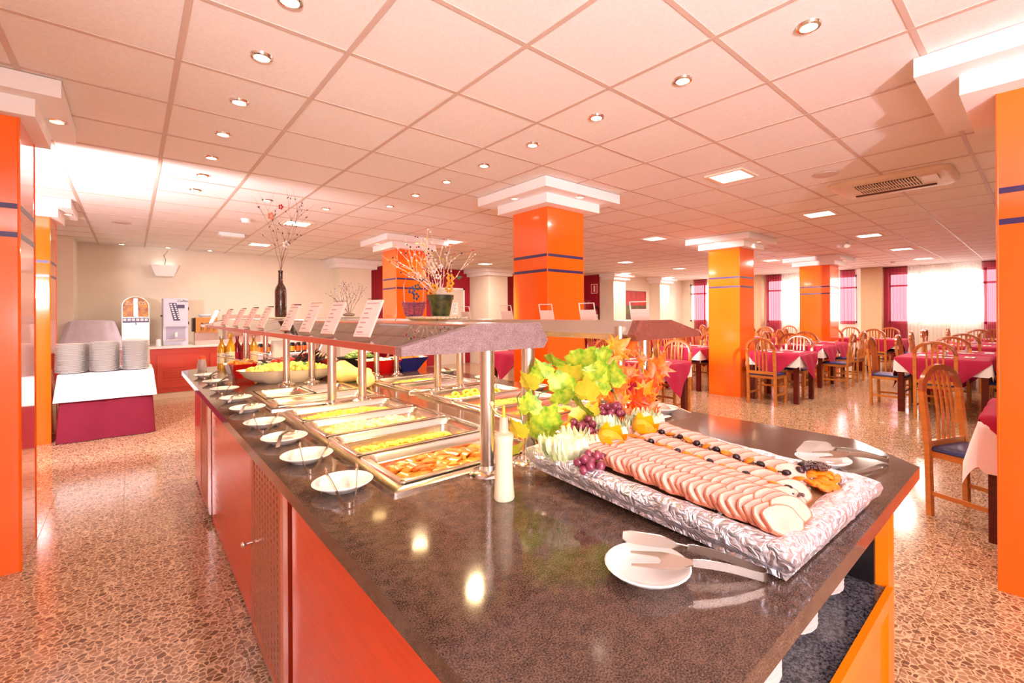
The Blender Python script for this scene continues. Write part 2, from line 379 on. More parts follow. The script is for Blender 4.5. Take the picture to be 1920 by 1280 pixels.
# window wall with openings
WX = 15.6
OPEN = [(0.35, 2.9), (3.62, 6.1), (6.65, 8.85)]
b = MB(); zs, zt = 1.05, 2.44
ys = [Y0] + [v for p in OPEN for v in p] + [9.3]
for k in range(0, len(ys), 2): b.box(WX, ys[k], 0, WX + .2, ys[k + 1], CEIL + .03)
for a, c in OPEN: b.box(WX, a, 0, WX + .2, c, zs).box(WX, a, zt, WX + .2, c, CEIL + .03)
b.build('wall_right', mWall, smooth=False)['kind'] = 'structure'
mFrame = M('window_frame', (236, 226, 220), 0.4)
for n, (a, c) in enumerate(OPEN):
    w = bpy.data.objects.new('window_%d' % (n + 1), None); COL.objects.link(w); w.location = (WX + .1, a, zs); w['kind'] = 'structure'
    L = c - a; H = zt - zs; nb = 4; b = MB()
    b.box(-.03, 0, 0, .03, L, .06).box(-.03, 0, H - .06, .03, L, H).box(-.03, 0, H * .72, .03, L, H * .72 + .05)
    for k in range(nb + 1): y = (L - .05) * k / nb; b.box(-.03, y, 0, .03, y + .05, H)
    b.build('window_frame', mFrame, w, smooth=False)
    for k in range(nb):
        y = (L - .05) * k / nb + .05; y2 = (L - .05) * (k + 1) / nb
        MB().box(-.003, y, .06, .003, y2, H * .72).build('pane', mClear, w, smooth=False)
        MB().box(-.003, y, H * .72 + .05, .003, y2, H - .06).build('pane', mClear, w, smooth=False)
# pilasters and cornices
def pilaster(n, x0, y0, x1, y1, mat=None, cap=True):
    t = bpy.data.objects.new('trim_%d' % n, None); COL.objects.link(t); t['kind'] = 'structure'
    MB().box(x0, y0, 0, x1, y1, 2.40).build('pilaster', mat or mWall, t, smooth=False)
    if cap:
        MB().box(x0 - .1, y0 - .1, 2.40, x1 + .1, y1, 2.49).build('lower_capital', mWhite, t, smooth=False)
        MB().box(x0 - .2, y0 - .2, 2.49, x1 + .2, y1, CEIL).build('upper_capital', mWhite, t, smooth=False)
    else: MB().box(x0, y0, 2.4, x1, y1, CEIL).build('pilaster_top', mat or mWall, t, smooth=False)
pilaster(1, 3.45, 10.35, 4.15, Y1)
pilaster(2, 7.15, 9.9, 7.8, Y1)
pilaster(3, 11.0, 8.75, 11.6, 9.15)
pilaster(4, 13.5, 8.75, 14.1, 9.15)
pilaster(5, -2.2, 10.0, -0.68, Y1, None, False)
t = bpy.data.objects.new('trim_6', None); COL.objects.link(t); t['kind'] = 'structure'
MB().box(WX - .35, 2.98, 0, WX, 3.45, CEIL).build('pilaster', M('tan_paint', (214, 186, 150), .8), t, smooth=False)
t = bpy.data.objects.new('trim_7', None); COL.objects.link(t); t['kind'] = 'structure'
MB().box(WX - .35, 6.15, 0, WX, 6.6, CEIL).build('pilaster', M('tan_paint', (214, 186, 150), .8), t, smooth=False)
struct(MB().box(X0, Y1 - .012, 0, 4.2, Y1, .1).build('baseboard_back', mWhite, smooth=False))

# door in the maroon recess
d = bpy.data.objects.new('door_1', None); COL.objects.link(d); d.location = (6.1, Y1 - .03, 0); d['kind'] = 'structure'
mDoor = M('door_paint', (222, 206, 190), .6)
MB().box(-.05, -.02, 0, 0, .03, 2.08).box(.8, -.02, 0, .85, .03, 2.08).box(-.05, -.02, 2.03, .85, .03, 2.08).build('door_frame', mWhite, d, smooth=False)
MB().box(0, 0, 0, .8, .03, 2.03).build('door_leaf', mDoor, d, smooth=False)
h = MB().cyl((.08, -.02, 1.0), (.08, 0, 1.0), .025).cyl((.08, -.03, 1.0), (.2, -.03, 1.0), .01).build('door_handle', mChrome, d)
for x in (.12, .45):
    p = MB().box(x, -.004, 1.35, x + .19, 0, 1.68).build('notice', mPaper, d, smooth=False)
    b = MB()
    for k in range(7): b.box(x + .02, -.006, 1.63 - k * .035, x + .15 - .03 * (k % 3), -.004, 1.638 - k * .035)
    b.build('print_line', mInk, p, smooth=False)

# ------------------------------------------------------------------ orange columns
def column(x0, y0, label, w=.52, h=.52, lamps=True, lo=.12, hi=.27):
    cx, cy = x0 + w / 2, y0 + h / 2
    t = thing('column', label, 'column', (cx, cy, 0), 0)
    a, c = w / 2, h / 2
    MB().box(-a + .003, -c + .003, 0, a - .003, c - .003, 2.40).build('core', mOrange, t, smooth=False)
    for (x_0, y_0, x_1, y_1) in ((-a, -c, a, -c + .012), (-a, c - .012, a, c), (-a, -c + .012, -a + .012, c - .012), (a - .012, -c + .012, a, c - .012)):
        MB().box(x_0, y_0, 0, x_1, y_1, 2.399).build('panel', mOrange, t, smooth=False)
    for z in (1.765, 1.915):
        MB().box(-a - .0015, -c - .0015, z, a + .0015, c + .0015, z + .028).build('band', mBand, t, smooth=False)
    for sx in (-1, 1):
        for sy in (-1, 1): MB().cyl((sx * (a - .002), sy * (c - .002), 0), (sx * (a - .002), sy * (c - .002), 2.4), .006, n=8).build('corner_strip', mOrange, t)
    MB().box(-a - lo, -c - lo, 2.40, a + lo, c + lo, 2.493).build('lower_capital', mWhite, t, smooth=False)
    MB().box(-a - hi, -c - hi, 2.493, a + hi, c + hi, CEIL - .001).build('upper_capital', mWhite, t, smooth=False)
    if lamps:
        ml = (lo + hi) / 2
        for dx, dy in ((-a - ml, 0), (0, -c - ml), (a + ml, 0)):
            MB().lathe([(.032, -.006), (.045, -.004), (.047, 0.0)], (dx, dy, 2.493), 16).build('lamp_ring', mChrome, t)
            MB().lathe([(.0, -.0065), (.031, -.0065), (.031, -.005)], (dx, dy, 2.493), 16).build('lamp', emis('capital_lamp', (255, 226, 170), 1.5), t)
    return t
column(3.035, 3.225, 'tall orange column in the middle just behind the buffet')
column(7.27, 3.25, 'orange column beside the first dining table, in the middle distance')
column(11.45, 3.15, 'orange column near the windows behind rows of chairs', .6, .6)
column(3.15, 6.85, 'orange column behind the flower pots, in front of the maroon wall')
column(-0.965, 3.60, 'nearest orange column at the left edge of the photo', .52, .50, True, .065, .17)
column(-1.17, 7.0, 'orange column behind the table of stacked plates', .52, .52, True, .065, .17)
column(3.14, -.36, 'nearest orange column at the right edge of the photo', .52, .52)
for x, y in ((7.5, 3.1), (6.95, 3.5), (3.41, 6.6), (2.95, 7.1), (11.75, 2.95)):
    light('SPOT', 'capital_beam', (x, y, 2.47), 5, (1, .7, .35), .02, aim=(x, y, 0), spot_size=1.9, spot_blend=.5)

# ------------------------------------------------------------------ ceiling fixtures
row = {0: 'left row of downlights', 1: 'right row of downlights'}
dl = thing('downlight', 'small round recessed downlights in chrome rings set in the ceiling', 'ceiling light', (DOWN[0][0], DOWN[0][1], CEIL), 0, 'recessed downlights in the ceiling')
MB().lathe([(.03, .004), (.034, -.008), (.046, -.006), (.05, .003)], (0, 0, 0), 24, cap0=False, cap1=False).build('ring', mChrome, dl)
MB().lathe([(0.0, -.0075), (.030, -.0075), (.031, .004)], (0, 0, 0), 20).build('lamp', emis('downlight_lamp', (255, 240, 215), 9), dl)
names = ['first', 'second', 'third', 'fourth', 'fifth', 'sixth', 'seventh', 'eighth', 'ninth', 'tenth', 'eleventh', 'twelfth', 'thirteenth', 'fourteenth', 'fifteenth', 'sixteenth']
LL = ['%s round downlight from the front in the left ceiling row' % names[k] for k in range(7)] + ['round downlight between the rows, nearer the left row', 'round downlight between the rows, nearer the right row'] + \
     ['%s round downlight from the front in the right ceiling row' % names[7 - k] for k in range(8)] + ['leftmost downlight against the wall over the coffee counter', 'middle downlight against the wall over the coffee counter', 'rightmost downlight against the wall over the coffee counter']
dl['label'] = LL[0]
for k, (x, y) in enumerate(DOWN[1:]): dup(dl, (x, y, CEIL), 0, LL[k + 1])
sq = thing('panel_light', 'x', 'ceiling light', (SQ[0][0], SQ[0][1], CEIL), 0, 'square ceiling lights')
MB().box(-.17, -.17, -.008, .17, -.14, .004).box(-.17, .14, -.008, .17, .17, .004).box(-.17, -.14, -.008, -.14, .14, .004).box(.14, -.14, -.008, .17, .14, .004).build('frame', M('lamp_frame', (235, 220, 200), .4), sq, smooth=False)
MB().box(-.14, -.14, -.004, .14, .14, .003).build('diffuser', emis('panel_lamp', (255, 246, 222), 4), sq, smooth=False)
SL = ['large square ceiling light nearest the viewer, in front of the air vent cassette', 'square ceiling light just beyond the air cassette', 'second square ceiling light beyond the air cassette', 'third square ceiling light beyond the air cassette', 'square ceiling light close to the window wall at right',
      'square ceiling light between the two big orange columns', 'square ceiling light between the far orange column and its neighbour', 'square ceiling light close to the windows behind the far column', 'square ceiling light right of the central column, near the extinguisher wall', 'square ceiling light above the wall painting, nearer one',
      'square ceiling light in the far corner, nearer one', 'square ceiling light in front of the maroon wall left of the central column', 'square ceiling light beside the column behind the flower pot', 'square ceiling light above the twig bottle, nearer one', 'square ceiling light near the back wall left of the twig bottle', 'square ceiling light above the wall painting, farther one', 'square ceiling light in the far corner, farther one']
sq['label'] = SL[0]
for k, (x, y) in enumerate(SQ[1:]): dup(sq, (x, y, CEIL), 0, SL[k + 1])
# air conditioning cassette
ac = thing('air_cassette', 'long rounded air conditioning cassette with slatted grille in the ceiling', 'air conditioner', (5.44, .98, CEIL), 0); ac.scale = (1.05, .75, 1)
mAC = M('cassette_plastic', (226, 206, 180), .4)
MB().loops([rr(.72, 1.22, .14, 6, z=.003), rr(.72, 1.22, .14, 6, z=-.012), rr(.66, 1.16, .12, 6, z=-.03), rr(.60, 1.08, .1, 6, z=-.034)], False, True).build('housing', mAC, ac)
MB().box(-.23, -.28, -.037, .1, .34, -.0335).build('grille_backing', M('dark_vent', (60, 36, 24), .8), ac, smooth=False)
sl_me = MB().box(-.23, -.006, -.046, .1, .006, -.036).mesh('slat', mAC, False)
for k in range(22): put('slat', sl_me, ac, (0, -.27 + k * .0285, 0))
MB().box(-.07, -.28, -.048, -.055, .34, -.035).build('grille_bar', mAC, ac, smooth=False)
MB().box(.17, -.4, -.042, .21, .44, -.034).build('air_outlet', M('dark_vent2', (90, 56, 36), .7), ac, smooth=False)
MB().box(.21, -.4, -.044, .225, .44, -.034).build('louvre', mAC, ac, smooth=False)
MB().box(-.24, -.47, -.05, -.02, -.33, -.034).build('control_flap', mAC, ac, smooth=False)
def disc(name, label, cat, x, y, r, h, mat=None):
    t = thing(name, label, cat, (x, y, CEIL))
    MB().lathe([(r, .001), (r, -h * .4), (r * .75, -h), (0.001, -h)], n=24).build('body', mat or mWhite, t)
    MB().lathe([(r * 1.08, .001), (r * 1.08, -.006), (r, -.008)], n=24).build('base_ring', mat or mWhite, t)
    return t
disc('smoke_detector', 'white smoke detector dome left of the twig bottle', 'smoke detector', 1.1, 6.8, .055, .05)
disc('smoke_detector', 'small white smoke detector between far square lights at right', 'smoke detector', 9.7, 2.5, .055, .05)
disc('smoke_detector', 'small white smoke detector near the windows at right', 'smoke detector', 13.9, 2.5, .055, .05)
disc('ceiling_speaker', 'flat round ceiling speaker left of the air cassette', 'speaker', 4.66, 1.31, .09, .006, mTee)
disc('ceiling_speaker', 'flat round ceiling speaker above the covered machine', 'speaker', -.1, 8.1, .09, .006, mTee)
tr_ = thing('ceiling_spotlight', 'small white adjustable spotlight on the ceiling near the far column', 'spotlight', (9.4, 2.32, CEIL))
MB().cyl((0, 0, -.04), (0, 0, 0), .012).box(-.05, -.03, -.006, .05, .03, 0).build('bracket', mWhite, tr_); MB().cyl((-.05, 0, -.07), (.05, 0, -.05), .035, .045, 16).build('head', mWhite, tr_)
e = thing('emergency_light', 'white rectangular emergency light on the ceiling near the smoke detector', 'emergency light', (1.12, 8.1, CEIL), .05)
MB().cbox(-.16, -.06, -.05, .16, .06, 0).build('body', mWhite, e); MB().box(-.14, -.045, -.056, .14, .045, -.049).build('lens', M('lens', (240, 235, 230), .15), e, smooth=False)
# ------------------------------------------------------------------ back-left wall items
z = thing('insect_trap', 'white wall uplight with slanted ends hanging over the coffee machine', 'lamp', (.45, Y1, 2.08))
MB().loops([[(-.13, -.12, 0), (.13, -.12, 0), (.13, 0, 0), (-.13, 0, 0)], [(-.2, -.16, .2), (.2, -.16, .2), (.2, 0, .2), (-.2, 0, .2)]], True, True).build('shade', mWhite, z, smooth=False)
MB().box(-.15, -.12, .2, .15, -.02, .204).build('tube', emis('uplight', (240, 250, 245), 2), z, smooth=False)
MB().tube([(0, -.01, .2), (.02, -.012, .3), (-.01, -.012, .38), (.05, -.01, .48)], .004, 6).build('cable', mInk, z)
text('lettering', 'zumex', .03, mInk, z, (.08, -.145, .06), (PI / 2 + .2, 0, 0)) if False else None

# coffee counter
CCX0, CCX1, CCY = -1.2, 2.35, 9.5
cn = thing('drinks_counter', 'coral red drinks counter with louvred door panels and pale top against back wall', 'counter', ((CCX0 + CCX1) / 2, CCY, 0))
w2 = (CCX1 - CCX0) / 2
MB().box(-w2, .02, .1, w2, 1.25, .82).build('carcass', mLamC, cn, smooth=False)
MB().box(-w2, .04, 0, w2, 1.25, .1).build('plinth', M('cream_plinth', (236, 214, 184), .6), cn, smooth=False)
MB().cbox(-w2 - .02, -.03, .82, w2 + .02, 1.27, .85).build('top', M('pale_top', (240, 226, 216), .25), cn)
for k in range(5):
    x = -w2 + .1 + k * .7
    dd = MB().box(x, 0, .18, x + .6, .02, .72).build('door', mLamC, cn, smooth=False)
    for q in range(7): MB().box(x + .08, -.008, .26 + q * .04, x + .38, 0, .28 + q * .04).build('louvre', mLamC, dd, smooth=False)
CZ = .851
# covered machine
def drape_cover(w, d, h, seed, mat):
    rnd = random.Random(seed); ph = rnd.random() * 6
    n = 40; L = []
    for z_, s in ((h, .0), (h, .55), (h - .02, .72), (h * .7, .82), (h * .4, .92), (0.02, 1.05), (0, 1.08)):
        L.append([(w / 2 * s * (abs(math.cos(a)) ** .4) * (1 if math.cos(a) > 0 else -1) * (1 + .05 * math.sin(9 * a + ph) * (s - .5) * 2 * (1 if s > .5 else 0)),
                   d / 2 * s * (abs(math.sin(a)) ** .4) * (1 if math.sin(a) > 0 else -1) * (1 + .05 * math.sin(7 * a) * (1 if s > .5 else 0)), z_) for a in [2 * PI * k / n + .001 for k in range(n)]])
    return MB().loops(L, True, True)
t = tag(drape_cover(.72, .5, .44, 3, mClothW).build('covered_machine', M('grey_lilac_cloth', (214, 208, 222), .85, var=.05, scale=12), loc=(-.47, 10.0, CZ)), 'machine hidden under a pale grey cloth at left of the drinks counter', 'covered machine')
# juice dispenser
j = thing('juice_dispenser', 'juice dispenser with arched fruit picture panel and metal base', 'drinks machine', (.045, 9.9, CZ))
MB().box(-.17, 0, 0, .17, .4, .48).build('body', mSteel, j, smooth=False)
MB().box(-.17, -.02, -.001, .17, .4, .02).build('base', mBlack, j, smooth=False)
arch = [(-.17, .48)] + [(.17 * math.cos(a), .66 + .16 * math.sin(a)) for a in [PI - PI * k / 14 for k in range(15)]] + [(.17, .48)]
arch = [(x, z_) for x, z_ in arch]
MB().prismy(arch, .02, .3).build('hood', mSteel, j)
pic = MB().prismy([(x * .95, .485 + (z_ - .48) * .97) for x, z_ in arch], .012, .02).build('picture_panel', M('fruit_picture', (222, 150, 20), .3, c2=(150, 84, 24), scale=14), j)
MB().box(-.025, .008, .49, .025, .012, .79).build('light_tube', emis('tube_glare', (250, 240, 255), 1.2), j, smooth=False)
text('lettering', 'ZUMOS', .075, M('pale_letter', (248, 226, 190), .5), j, (0, .008, .71), (PI / 2, 0, 0))
for k in range(6): MB().box(-.155 + k * .053, -.006, .42, -.115 + k * .053, 0, .46).build('button', M('button', (235, 235, 240), .4), j, smooth=False)
MB().box(-.165, -.003, .39, .165, 0, .475).build('button_strip', M('strip_blue', (96, 96, 130), .4), j, smooth=False)
MB().cyl((.0, -.05, .36), (.0, 0, .38), .01).build('tap', mChrome, j)
# coffee machine
c = thing('coffee_machine', 'tall silver coffee machine with slanted button strip', 'coffee machine', (.56, 9.9, CZ))
mSil = M('silver_paint', (206, 206, 222), .3)
MB().box(-.17, 0, .0, .17, .42, .8).build('body', mSil, c, smooth=False)
MB().cbox(-.165, -.03, .32, .165, 0, .8).build('door', mSil, c)
MB().box(-.13, -.004, .1, .13, 0, .31).build('cup_bay', M('bay', (176, 170, 190), .3), c, smooth=False)
MB().prismy([(-.09, .72), (.01, .72), (.06, .42), (-.03, .42)], -.034, -.03).build('button_panel', M('panel_violet', (74, 68, 100), .4), c, smooth=False)
for k in range(8):
    for q in range(2): MB().box(-.078 + k * .0085 + q * .052, -.038, .685 - k * .034, -.05 + k * .0085 + q * .046, -.034, .707 - k * .034).build('button', M('button', (235, 235, 240), .4), c, smooth=False)
MB().box(.02, -.034, .63, .12, -.03, .69).build('display', M('panel_violet', (74, 68, 100), .4), c, smooth=False)
text('lettering', 'Coffee', .055, mInk, c, (.09, -.032, .755), (PI / 2, 0, 0), shear=.3)
MB().lathe([(.02, .14), (.027, .22), (.025, .22), (.018, .145)], (.0, -.04, 0), 14).build('cup', mPorc, c)
MB().box(-.13, -.06, .085, .13, 0, .1).build('drip_tray', mSteel, c, smooth=False)
MB().cyl((-.2, .1, .5), (-.17, .1, .5), .012).build('key_knob', mBlack, c)
for z_ in (.6, .35): MB().box(.17, .02, z_, .185, .05, z_ + .05).build('hinge', mBlack, c, smooth=False)
o = MB()
for k in range(5): o.lathe([(.036, 0 + k * .02), (.027, .035 + k * .02)], (0, 0, 0), 16)
tag(o.build('paper_cups', M('cup_white', (238, 226, 226), .5), loc=(.325, 9.75, CZ)), 'upturned stack of white cups beside the coffee machine', 'cup stack')
# cereal dispenser (three jars with spouts on a tan box) 
c = thing('cereal_dispenser', 'brown cereal dispenser with three spouts on the drinks counter', 'dispenser', (1.0, 9.95, CZ))
mTan = M('tan_box', (196, 132, 60), .5, var=.1, scale=6)
MB().box(-.16, 0, .2, .16, .25, .47).build('box', mTan, c, smooth=False)
MB().box(-.17, .02, 0, .17, .25, .2).build('stand', M('stand_steel', (200, 176, 164), .3, metal=.8), c, smooth=False)
for k in range(3):
    MB().cyl((-.07 + k * .09, -.02, .34), (-.07 + k * .09, 0, .36), .02).build('spout', M('brown_spout', (90, 30, 16), .3), c)
    MB().cyl((-.07 + k * .09, -.03, .24), (-.07 + k * .09, -.03, .33), .015, .022).build('chute', mClear, c)
for k in range(3): MB().box(-.2 - .0 + k * .012, -.005, .22, -.195 + k * .012, .25, .46).build('side_fin', M('fin', (60, 26, 18), .4), c, smooth=False)
tag(MB().lathe([(.0, 0), (.07, 0), (.1, .03), (.09, .05), (.05, .04)], n=16, sy=.7).build('wrapped_bowl', M('pale_blue_plastic', (196, 214, 232), .2), loc=(.98, 10.05, CZ + .475)), 'pale blue wrapped packet on top of the cereal dispenser', 'packet')
c = thing('toaster_oven', 'wide steel toaster box with dark windows at right of drinks counter', 'toaster', (1.55, 9.9, CZ))
MB().cbox(-.28, 0, .0, .28, .4, .52, .01).build('housing', M('beige_steel', (206, 178, 164), .3, metal=.6), c)
for x in (-.24, .02): MB().box(x, -.006, .33, x + .2, 0, .43).build('window', mBlack, c, smooth=False)
MB().box(-.26, -.02, .12, .26, 0, .3).build('front_plate', mSteel, c, smooth=False)
tag(MB().cbox(-.25, -.12, 0, .25, .12, .07).build('cutlery_box', M('pinkish_tray', (214, 180, 170), .4), loc=(1.05, 9.7, CZ)), 'low pinkish tray on the front edge of the drinks counter', 'tray')

# table of stacked plates
pt = thing('plate_table', 'low table skirted in crimson cloth in front of the drinks counter', 'table', (-.205, 7.32, 0))
MB().box(-.36, -.36, 0.0, .36, .36, .70).build('table_body', mLegD, pt, smooth=False)
def skirt(w0, d0, w1, d1, z0, z1, amp, nw):
    L = []
    for k in range(7):
        t_ = k / 6; z_ = z1 + (z0 - z1) * t_; w, d_ = w0 + (w1 - w0) * t_, d0 + (d1 - d0) * t_
        ring = rr(w, d_, .02, 3, z=z_); n = len(ring)
        # resample ring to many points for folds
        out = []
        for q in range(n):
            p0, p1 = Vector(ring[q]), Vector(ring[(q + 1) % n]); m = max(1, int((p1 - p0).length / .04))
            for s_ in range(m):
                p = p0.lerp(p1, s_ / m); r = Vector((p.x, p.y, 0)).normalized()
                out.append((p, r))
        nn = len(out); L.append([p + r * amp * t_ * math.sin(2 * PI * nw * i / nn + .5 * math.sin(i * .37)) for i, (p, r) in enumerate(out)])
    m_ = min(len(l) for l in L)
    # identical sampling density for every ring
    return [[l[int(i * len(l) / m_)] for i in range(m_)] for l in L]
b = MB().loops(skirt(.74, .82, .80, .88, 0.005, .705, .012, 9), True, False)
sk = b.build('skirt', mSkirt, pt, (0, 0, 0))
b = MB().loops(skirt(.78, .86, .84, .92, .44, .725, .006, 7), True, False)
tag(b.build('tablecloth', mClothW, loc=(-.205, 7.32, 0)), 'plain white cloth laid over the crimson skirted plate table', 'tablecloth')
pl_me = MB().lathe([(.0, .004), (.075, .004), (.085, .002), (.125, .016), (.13, .018), (.126, .0195), (.085, .007), (.0, .007)], n=28, cap0=False, cap1=False).mesh('dinner_plate', mPorc)
first = True
SN = ['left front', 'middle front', 'right front', 'left rear', 'middle rear', 'right rear']
for s_, (px_, py_, n_) in enumerate(((-.50, 7.07, 26), (-.235, 7.08, 27), (.03, 7.10, 27), (-.49, 7.36, 24), (-.23, 7.37, 25), (.035, 7.38, 26))):
    for k in range(n_):
        o = put('dinner_plate', pl_me, None, (px_ + random.uniform(-.002, .002), py_ + random.uniform(-.002, .002), .727 + k * .0122))
        tag(o, 'white dinner plate, %s from the bottom of the %s stack on the skirted table' % (nth(k + 1), SN[s_]), 'plate', 'dinner plates in the %s stack' % SN[s_])

# ------------------------------------------------------------------ buffet counter
bc = thing('buffet_counter', 'long buffet counter with speckled dark granite top and orange red sides', 'buffet counter', (1.1, 2.5, 0))
def bcb(b, name, mat, **k):
    b.v = [(x - 1.1, y - 2.5, z_) for x, y, z_ in b.v]; return b.build(name, mat, bc, **k)
ZT = .9; ZB = .866
XL, XR, YN, YF = .30, 1.907, .245, 4.87
def slab():
    b = MB()
    def pz(poly):
        b.prismz(poly, ZB, ZT)
    pz([(.50, YN), (1.70, YN), (XR, .455), (XR, 1.06), (XL, 1.06), (XL, .455)])
    for y0, y1 in ((1.06, 2.30), (2.39, 3.06)):
        for x0, x1 in ((XL, .49), (1.025, 1.18), (1.715, XR)): pz([(x0, y0), (x1, y0), (x1, y1), (x0, y1)])
    pz([(XL, 2.30), (XR, 2.30), (XR, 2.39), (XL, 2.39)])
    pz([(XL, 3.06), (XR, 3.06), (XR, 4.66), (1.70, YF), (.50, YF), (XL, 4.66)])
    return b
bcb(slab(), 'granite_top', mGran, smooth=False)
# side panels (left side), vent grilles and orange posts
def lpan(y0, y1, z0=.02, z1=ZB, x=.385): return MB().box(x, y0 + .002, z0, x + .02, y1 - .002, z1)
for y0, y1 in ((.5, 1.62), (2.17, 3.58), (4.0, 4.66)): bcb(lpan(y0, y1), 'side_panel', mLam, smooth=False)
bcb(MB().box(.41, .62, .03, 1.80, 1.0, ZB).box(.41, 1.0, .03, 1.8, 4.6, .55).box(.41, 3.1, .5, 1.8, 4.6, ZB), 'carcass', M('dark_inside', (60, 28, 20), .7), smooth=False)
bcb(MB().box(.44, .7, 0, 1.74, 4.5, .03), 'plinth', mBlack, smooth=False)
for y0, y1 in ((.5, 1.6), (1.62, 3.2), (3.22, 4.66)): bcb(MB().box(1.80, y0, .02, 1.82, y1, ZB), 'side_panel', mLamY, smooth=False)
bcb(MB().prismz([(.385, 4.66), (.55, 4.80), (1.66, 4.80), (1.82, 4.66)], .02, ZB), 'end_panel', mLam, smooth=False)
# perforated vent doors
def perf(w, h, nx, nz, r, th=.006):
    b = MB(); cw, ch = w / nx, h / nz; n = 8
    for i in range(nx):
        for k in range(nz):
            cx_, cz_ = (i + .5) * cw, (k + .5) * ch; out = []; inn = []
            for q in range(n):
                a = 2 * PI * q / n; c_, s_ = math.cos(a), math.sin(a); m_ = max(abs(c_), abs(s_))
                out.append((cx_ + c_ / m_ * cw / 2, cz_ + s_ / m_ * ch / 2)); inn.append((cx_ + c_ * r, cz_ + s_ * r))
            b.loops([[(0, x, z_) for x, z_ in out], [(0, x, z_) for x, z_ in inn], [(th, x, z_) for x, z_ in inn]])
    return b
for n_, (ya, yb, z0, z1, ang) in enumerate(((1.66, 2.14, .08, .80, .05), (3.62, 3.97, .10, .82, 0))):
    vt = put('vent_door', None, bc, (.372 - 1.1, yb - 2.5, 0), (0, 0, 0)) if False else None
    W_, H_ = yb - ya, z1 - z0
    b = perf(W_ - .06, H_ - .06, 9 if n_ == 0 else 7, 26, .0088 if n_ == 0 else .008)
    b.v = [(x, y + .03, z_ + z0 + .03) for x, y, z_ in b.v]
    b.box(-.004, 0, z0, .012, .03, z1).box(-.004, W_ - .03, z0, .012, W_, z1).box(-.004, .03, z0, .012, W_ - .03, z0 + .03).box(-.004, .03, z1 - .03, .012, W_ - .03, z1)
    d_ = b.build('vent_door', M('vent_bronze', (188, 120, 92), .3, metal=.7), bc, (.362 - 1.1, ya - 2.5, 0), smooth=False)
    bcb(MB().box(.400, ya, z0 - .05, .41, yb, z1 + .04), 'vent_backing', mBlack, smooth=False)
    if n_ == 0: MB().cyl((-.03, W_ - .03, .44), (-.004, W_ - .03, .44), .005).ball((-.035, W_ - .03, .44), .011).build('knob', mChrome, d_)
    bcb(MB().box(.365, ya - .012, z0 - .05, .4, ya, z1 + .05), 'vent_jamb', mChrome, smooth=False)
# near end: open niche with granite shelf and plate stacks
bcb(MB().box(.56, .305, .565 - .03, 1.62, .60, .565), 'shelf', mGranD, smooth=False)
bcb(MB().box(.5, .60, .56, 1.8, .62, ZB), 'niche_back', mGranD, smooth=False)
bcb(MB().box(.52, .288, .532, 1.60, .304, .572), 'shelf_trim', mLamY, smooth=False)
bcb(MB().box(.52, .31, .02, 1.62, .33, .532), 'front_panel', mLamY, smooth=False)
bcb(MB().prismz([(1.60, .30), (1.67, .30), (1.80, .46), (1.80, .5), (1.60, .5)], .02, ZB), 'corner_post', mLamY, smooth=False)
bcb(MB().prismz([(.385, .5), (.385, .46), (.50, .30), (.56, .30), (.56, .5)], .02, ZB), 'corner_post', mLamY, smooth=False)
bcb(MB().box(1.585, .33, .57, 1.60, .60, ZB), 'niche_side', mBlack, smooth=False)
sp_me = MB().lathe([(.0, .004), (.05, .004), (.056, .001), (.085, .014), (.088, .017), (.084, .018), (.056, .007), (.0, .007)], n=24, cap0=False, cap1=False).mesh('side_plate', mPorc)
for s_, (x, y) in enumerate(((1.462, .462), (1.237, .460), (1.0, .457), (.78, .457))):
    for k in range(9):
        o = put('side_plate', sp_me, None, (x, y, .566 + k * .0115))
        tag(o, '%s plate up in the %s pile from the right under the counter' % (nth(k + 1), names[s_]), 'plate', 'plates in the %s pile under the counter' % names[s_])

# hot wells and pans
def well(x0, y0, x1, y1, label):
    t = thing('hot_well', label, 'food warmer', ((x0 + x1) / 2, (y0 + y1) / 2, ZT))
    w, d = x1 - x0, y1 - y0
    MB().loops([rr(w, d, .01, 2, z=.0), rr(w, d, .01, 2, z=.008), rr(w - .016, d - .016, .008, 2, z=.012), rr(w - .07, d - .05, .006, 2, z=.012), rr(w - .075, d - .055, .006, 2, z=-.14)], False, True).build('frame', mPan, t)
    MB().box(-w / 2 + .04, -d / 2 + .03, -.145, w / 2 - .04, d / 2 - .03, -.141).build('basin', mPan, t, smooth=False)
    return t
well(.478, 1.06, 1.035, 2.30, 'stainless food warmer nearest the viewer on the left side of buffet')
well(.478, 2.39, 1.035, 3.06, 'stainless food warmer farther back on the left side of buffet')
well(1.17, 1.06, 1.727, 2.30, 'stainless food warmer nearest the viewer on the right side of buffet')
well(1.17, 2.39, 1.727, 3.06, 'stainless food warmer farther back on the right side of buffet')
PANW = .49
def pan(cx_, cy_, w, d, label, depth=.065, z=ZT + .016):
    t = thing('serving_pan', label, 'serving pan', (cx_, cy_, z), 0, 'steel serving pans in the food warmers')
    r = .03
    L = [rr(w, d, .012, 4, z=-.006), rr(w, d, .012, 4, z=0), rr(w - .004, d - .004, .012, 4, z=.002), rr(w - .03, d - .03, r, 4, z=.002), rr(w - .038, d - .038, r, 4, z=-.004),
         rr(w - .05, d - .05, r, 4, z=-.02), rr(w - .06, d - .06, r, 4, z=-.022), rr(w - .075, d - .075, r, 4, z=-depth + .006), rr(w - .095, d - .095, r * .8, 4, z=-depth)]
    MB().loops(L, False, True).build('pan', mPan, t)
    return t
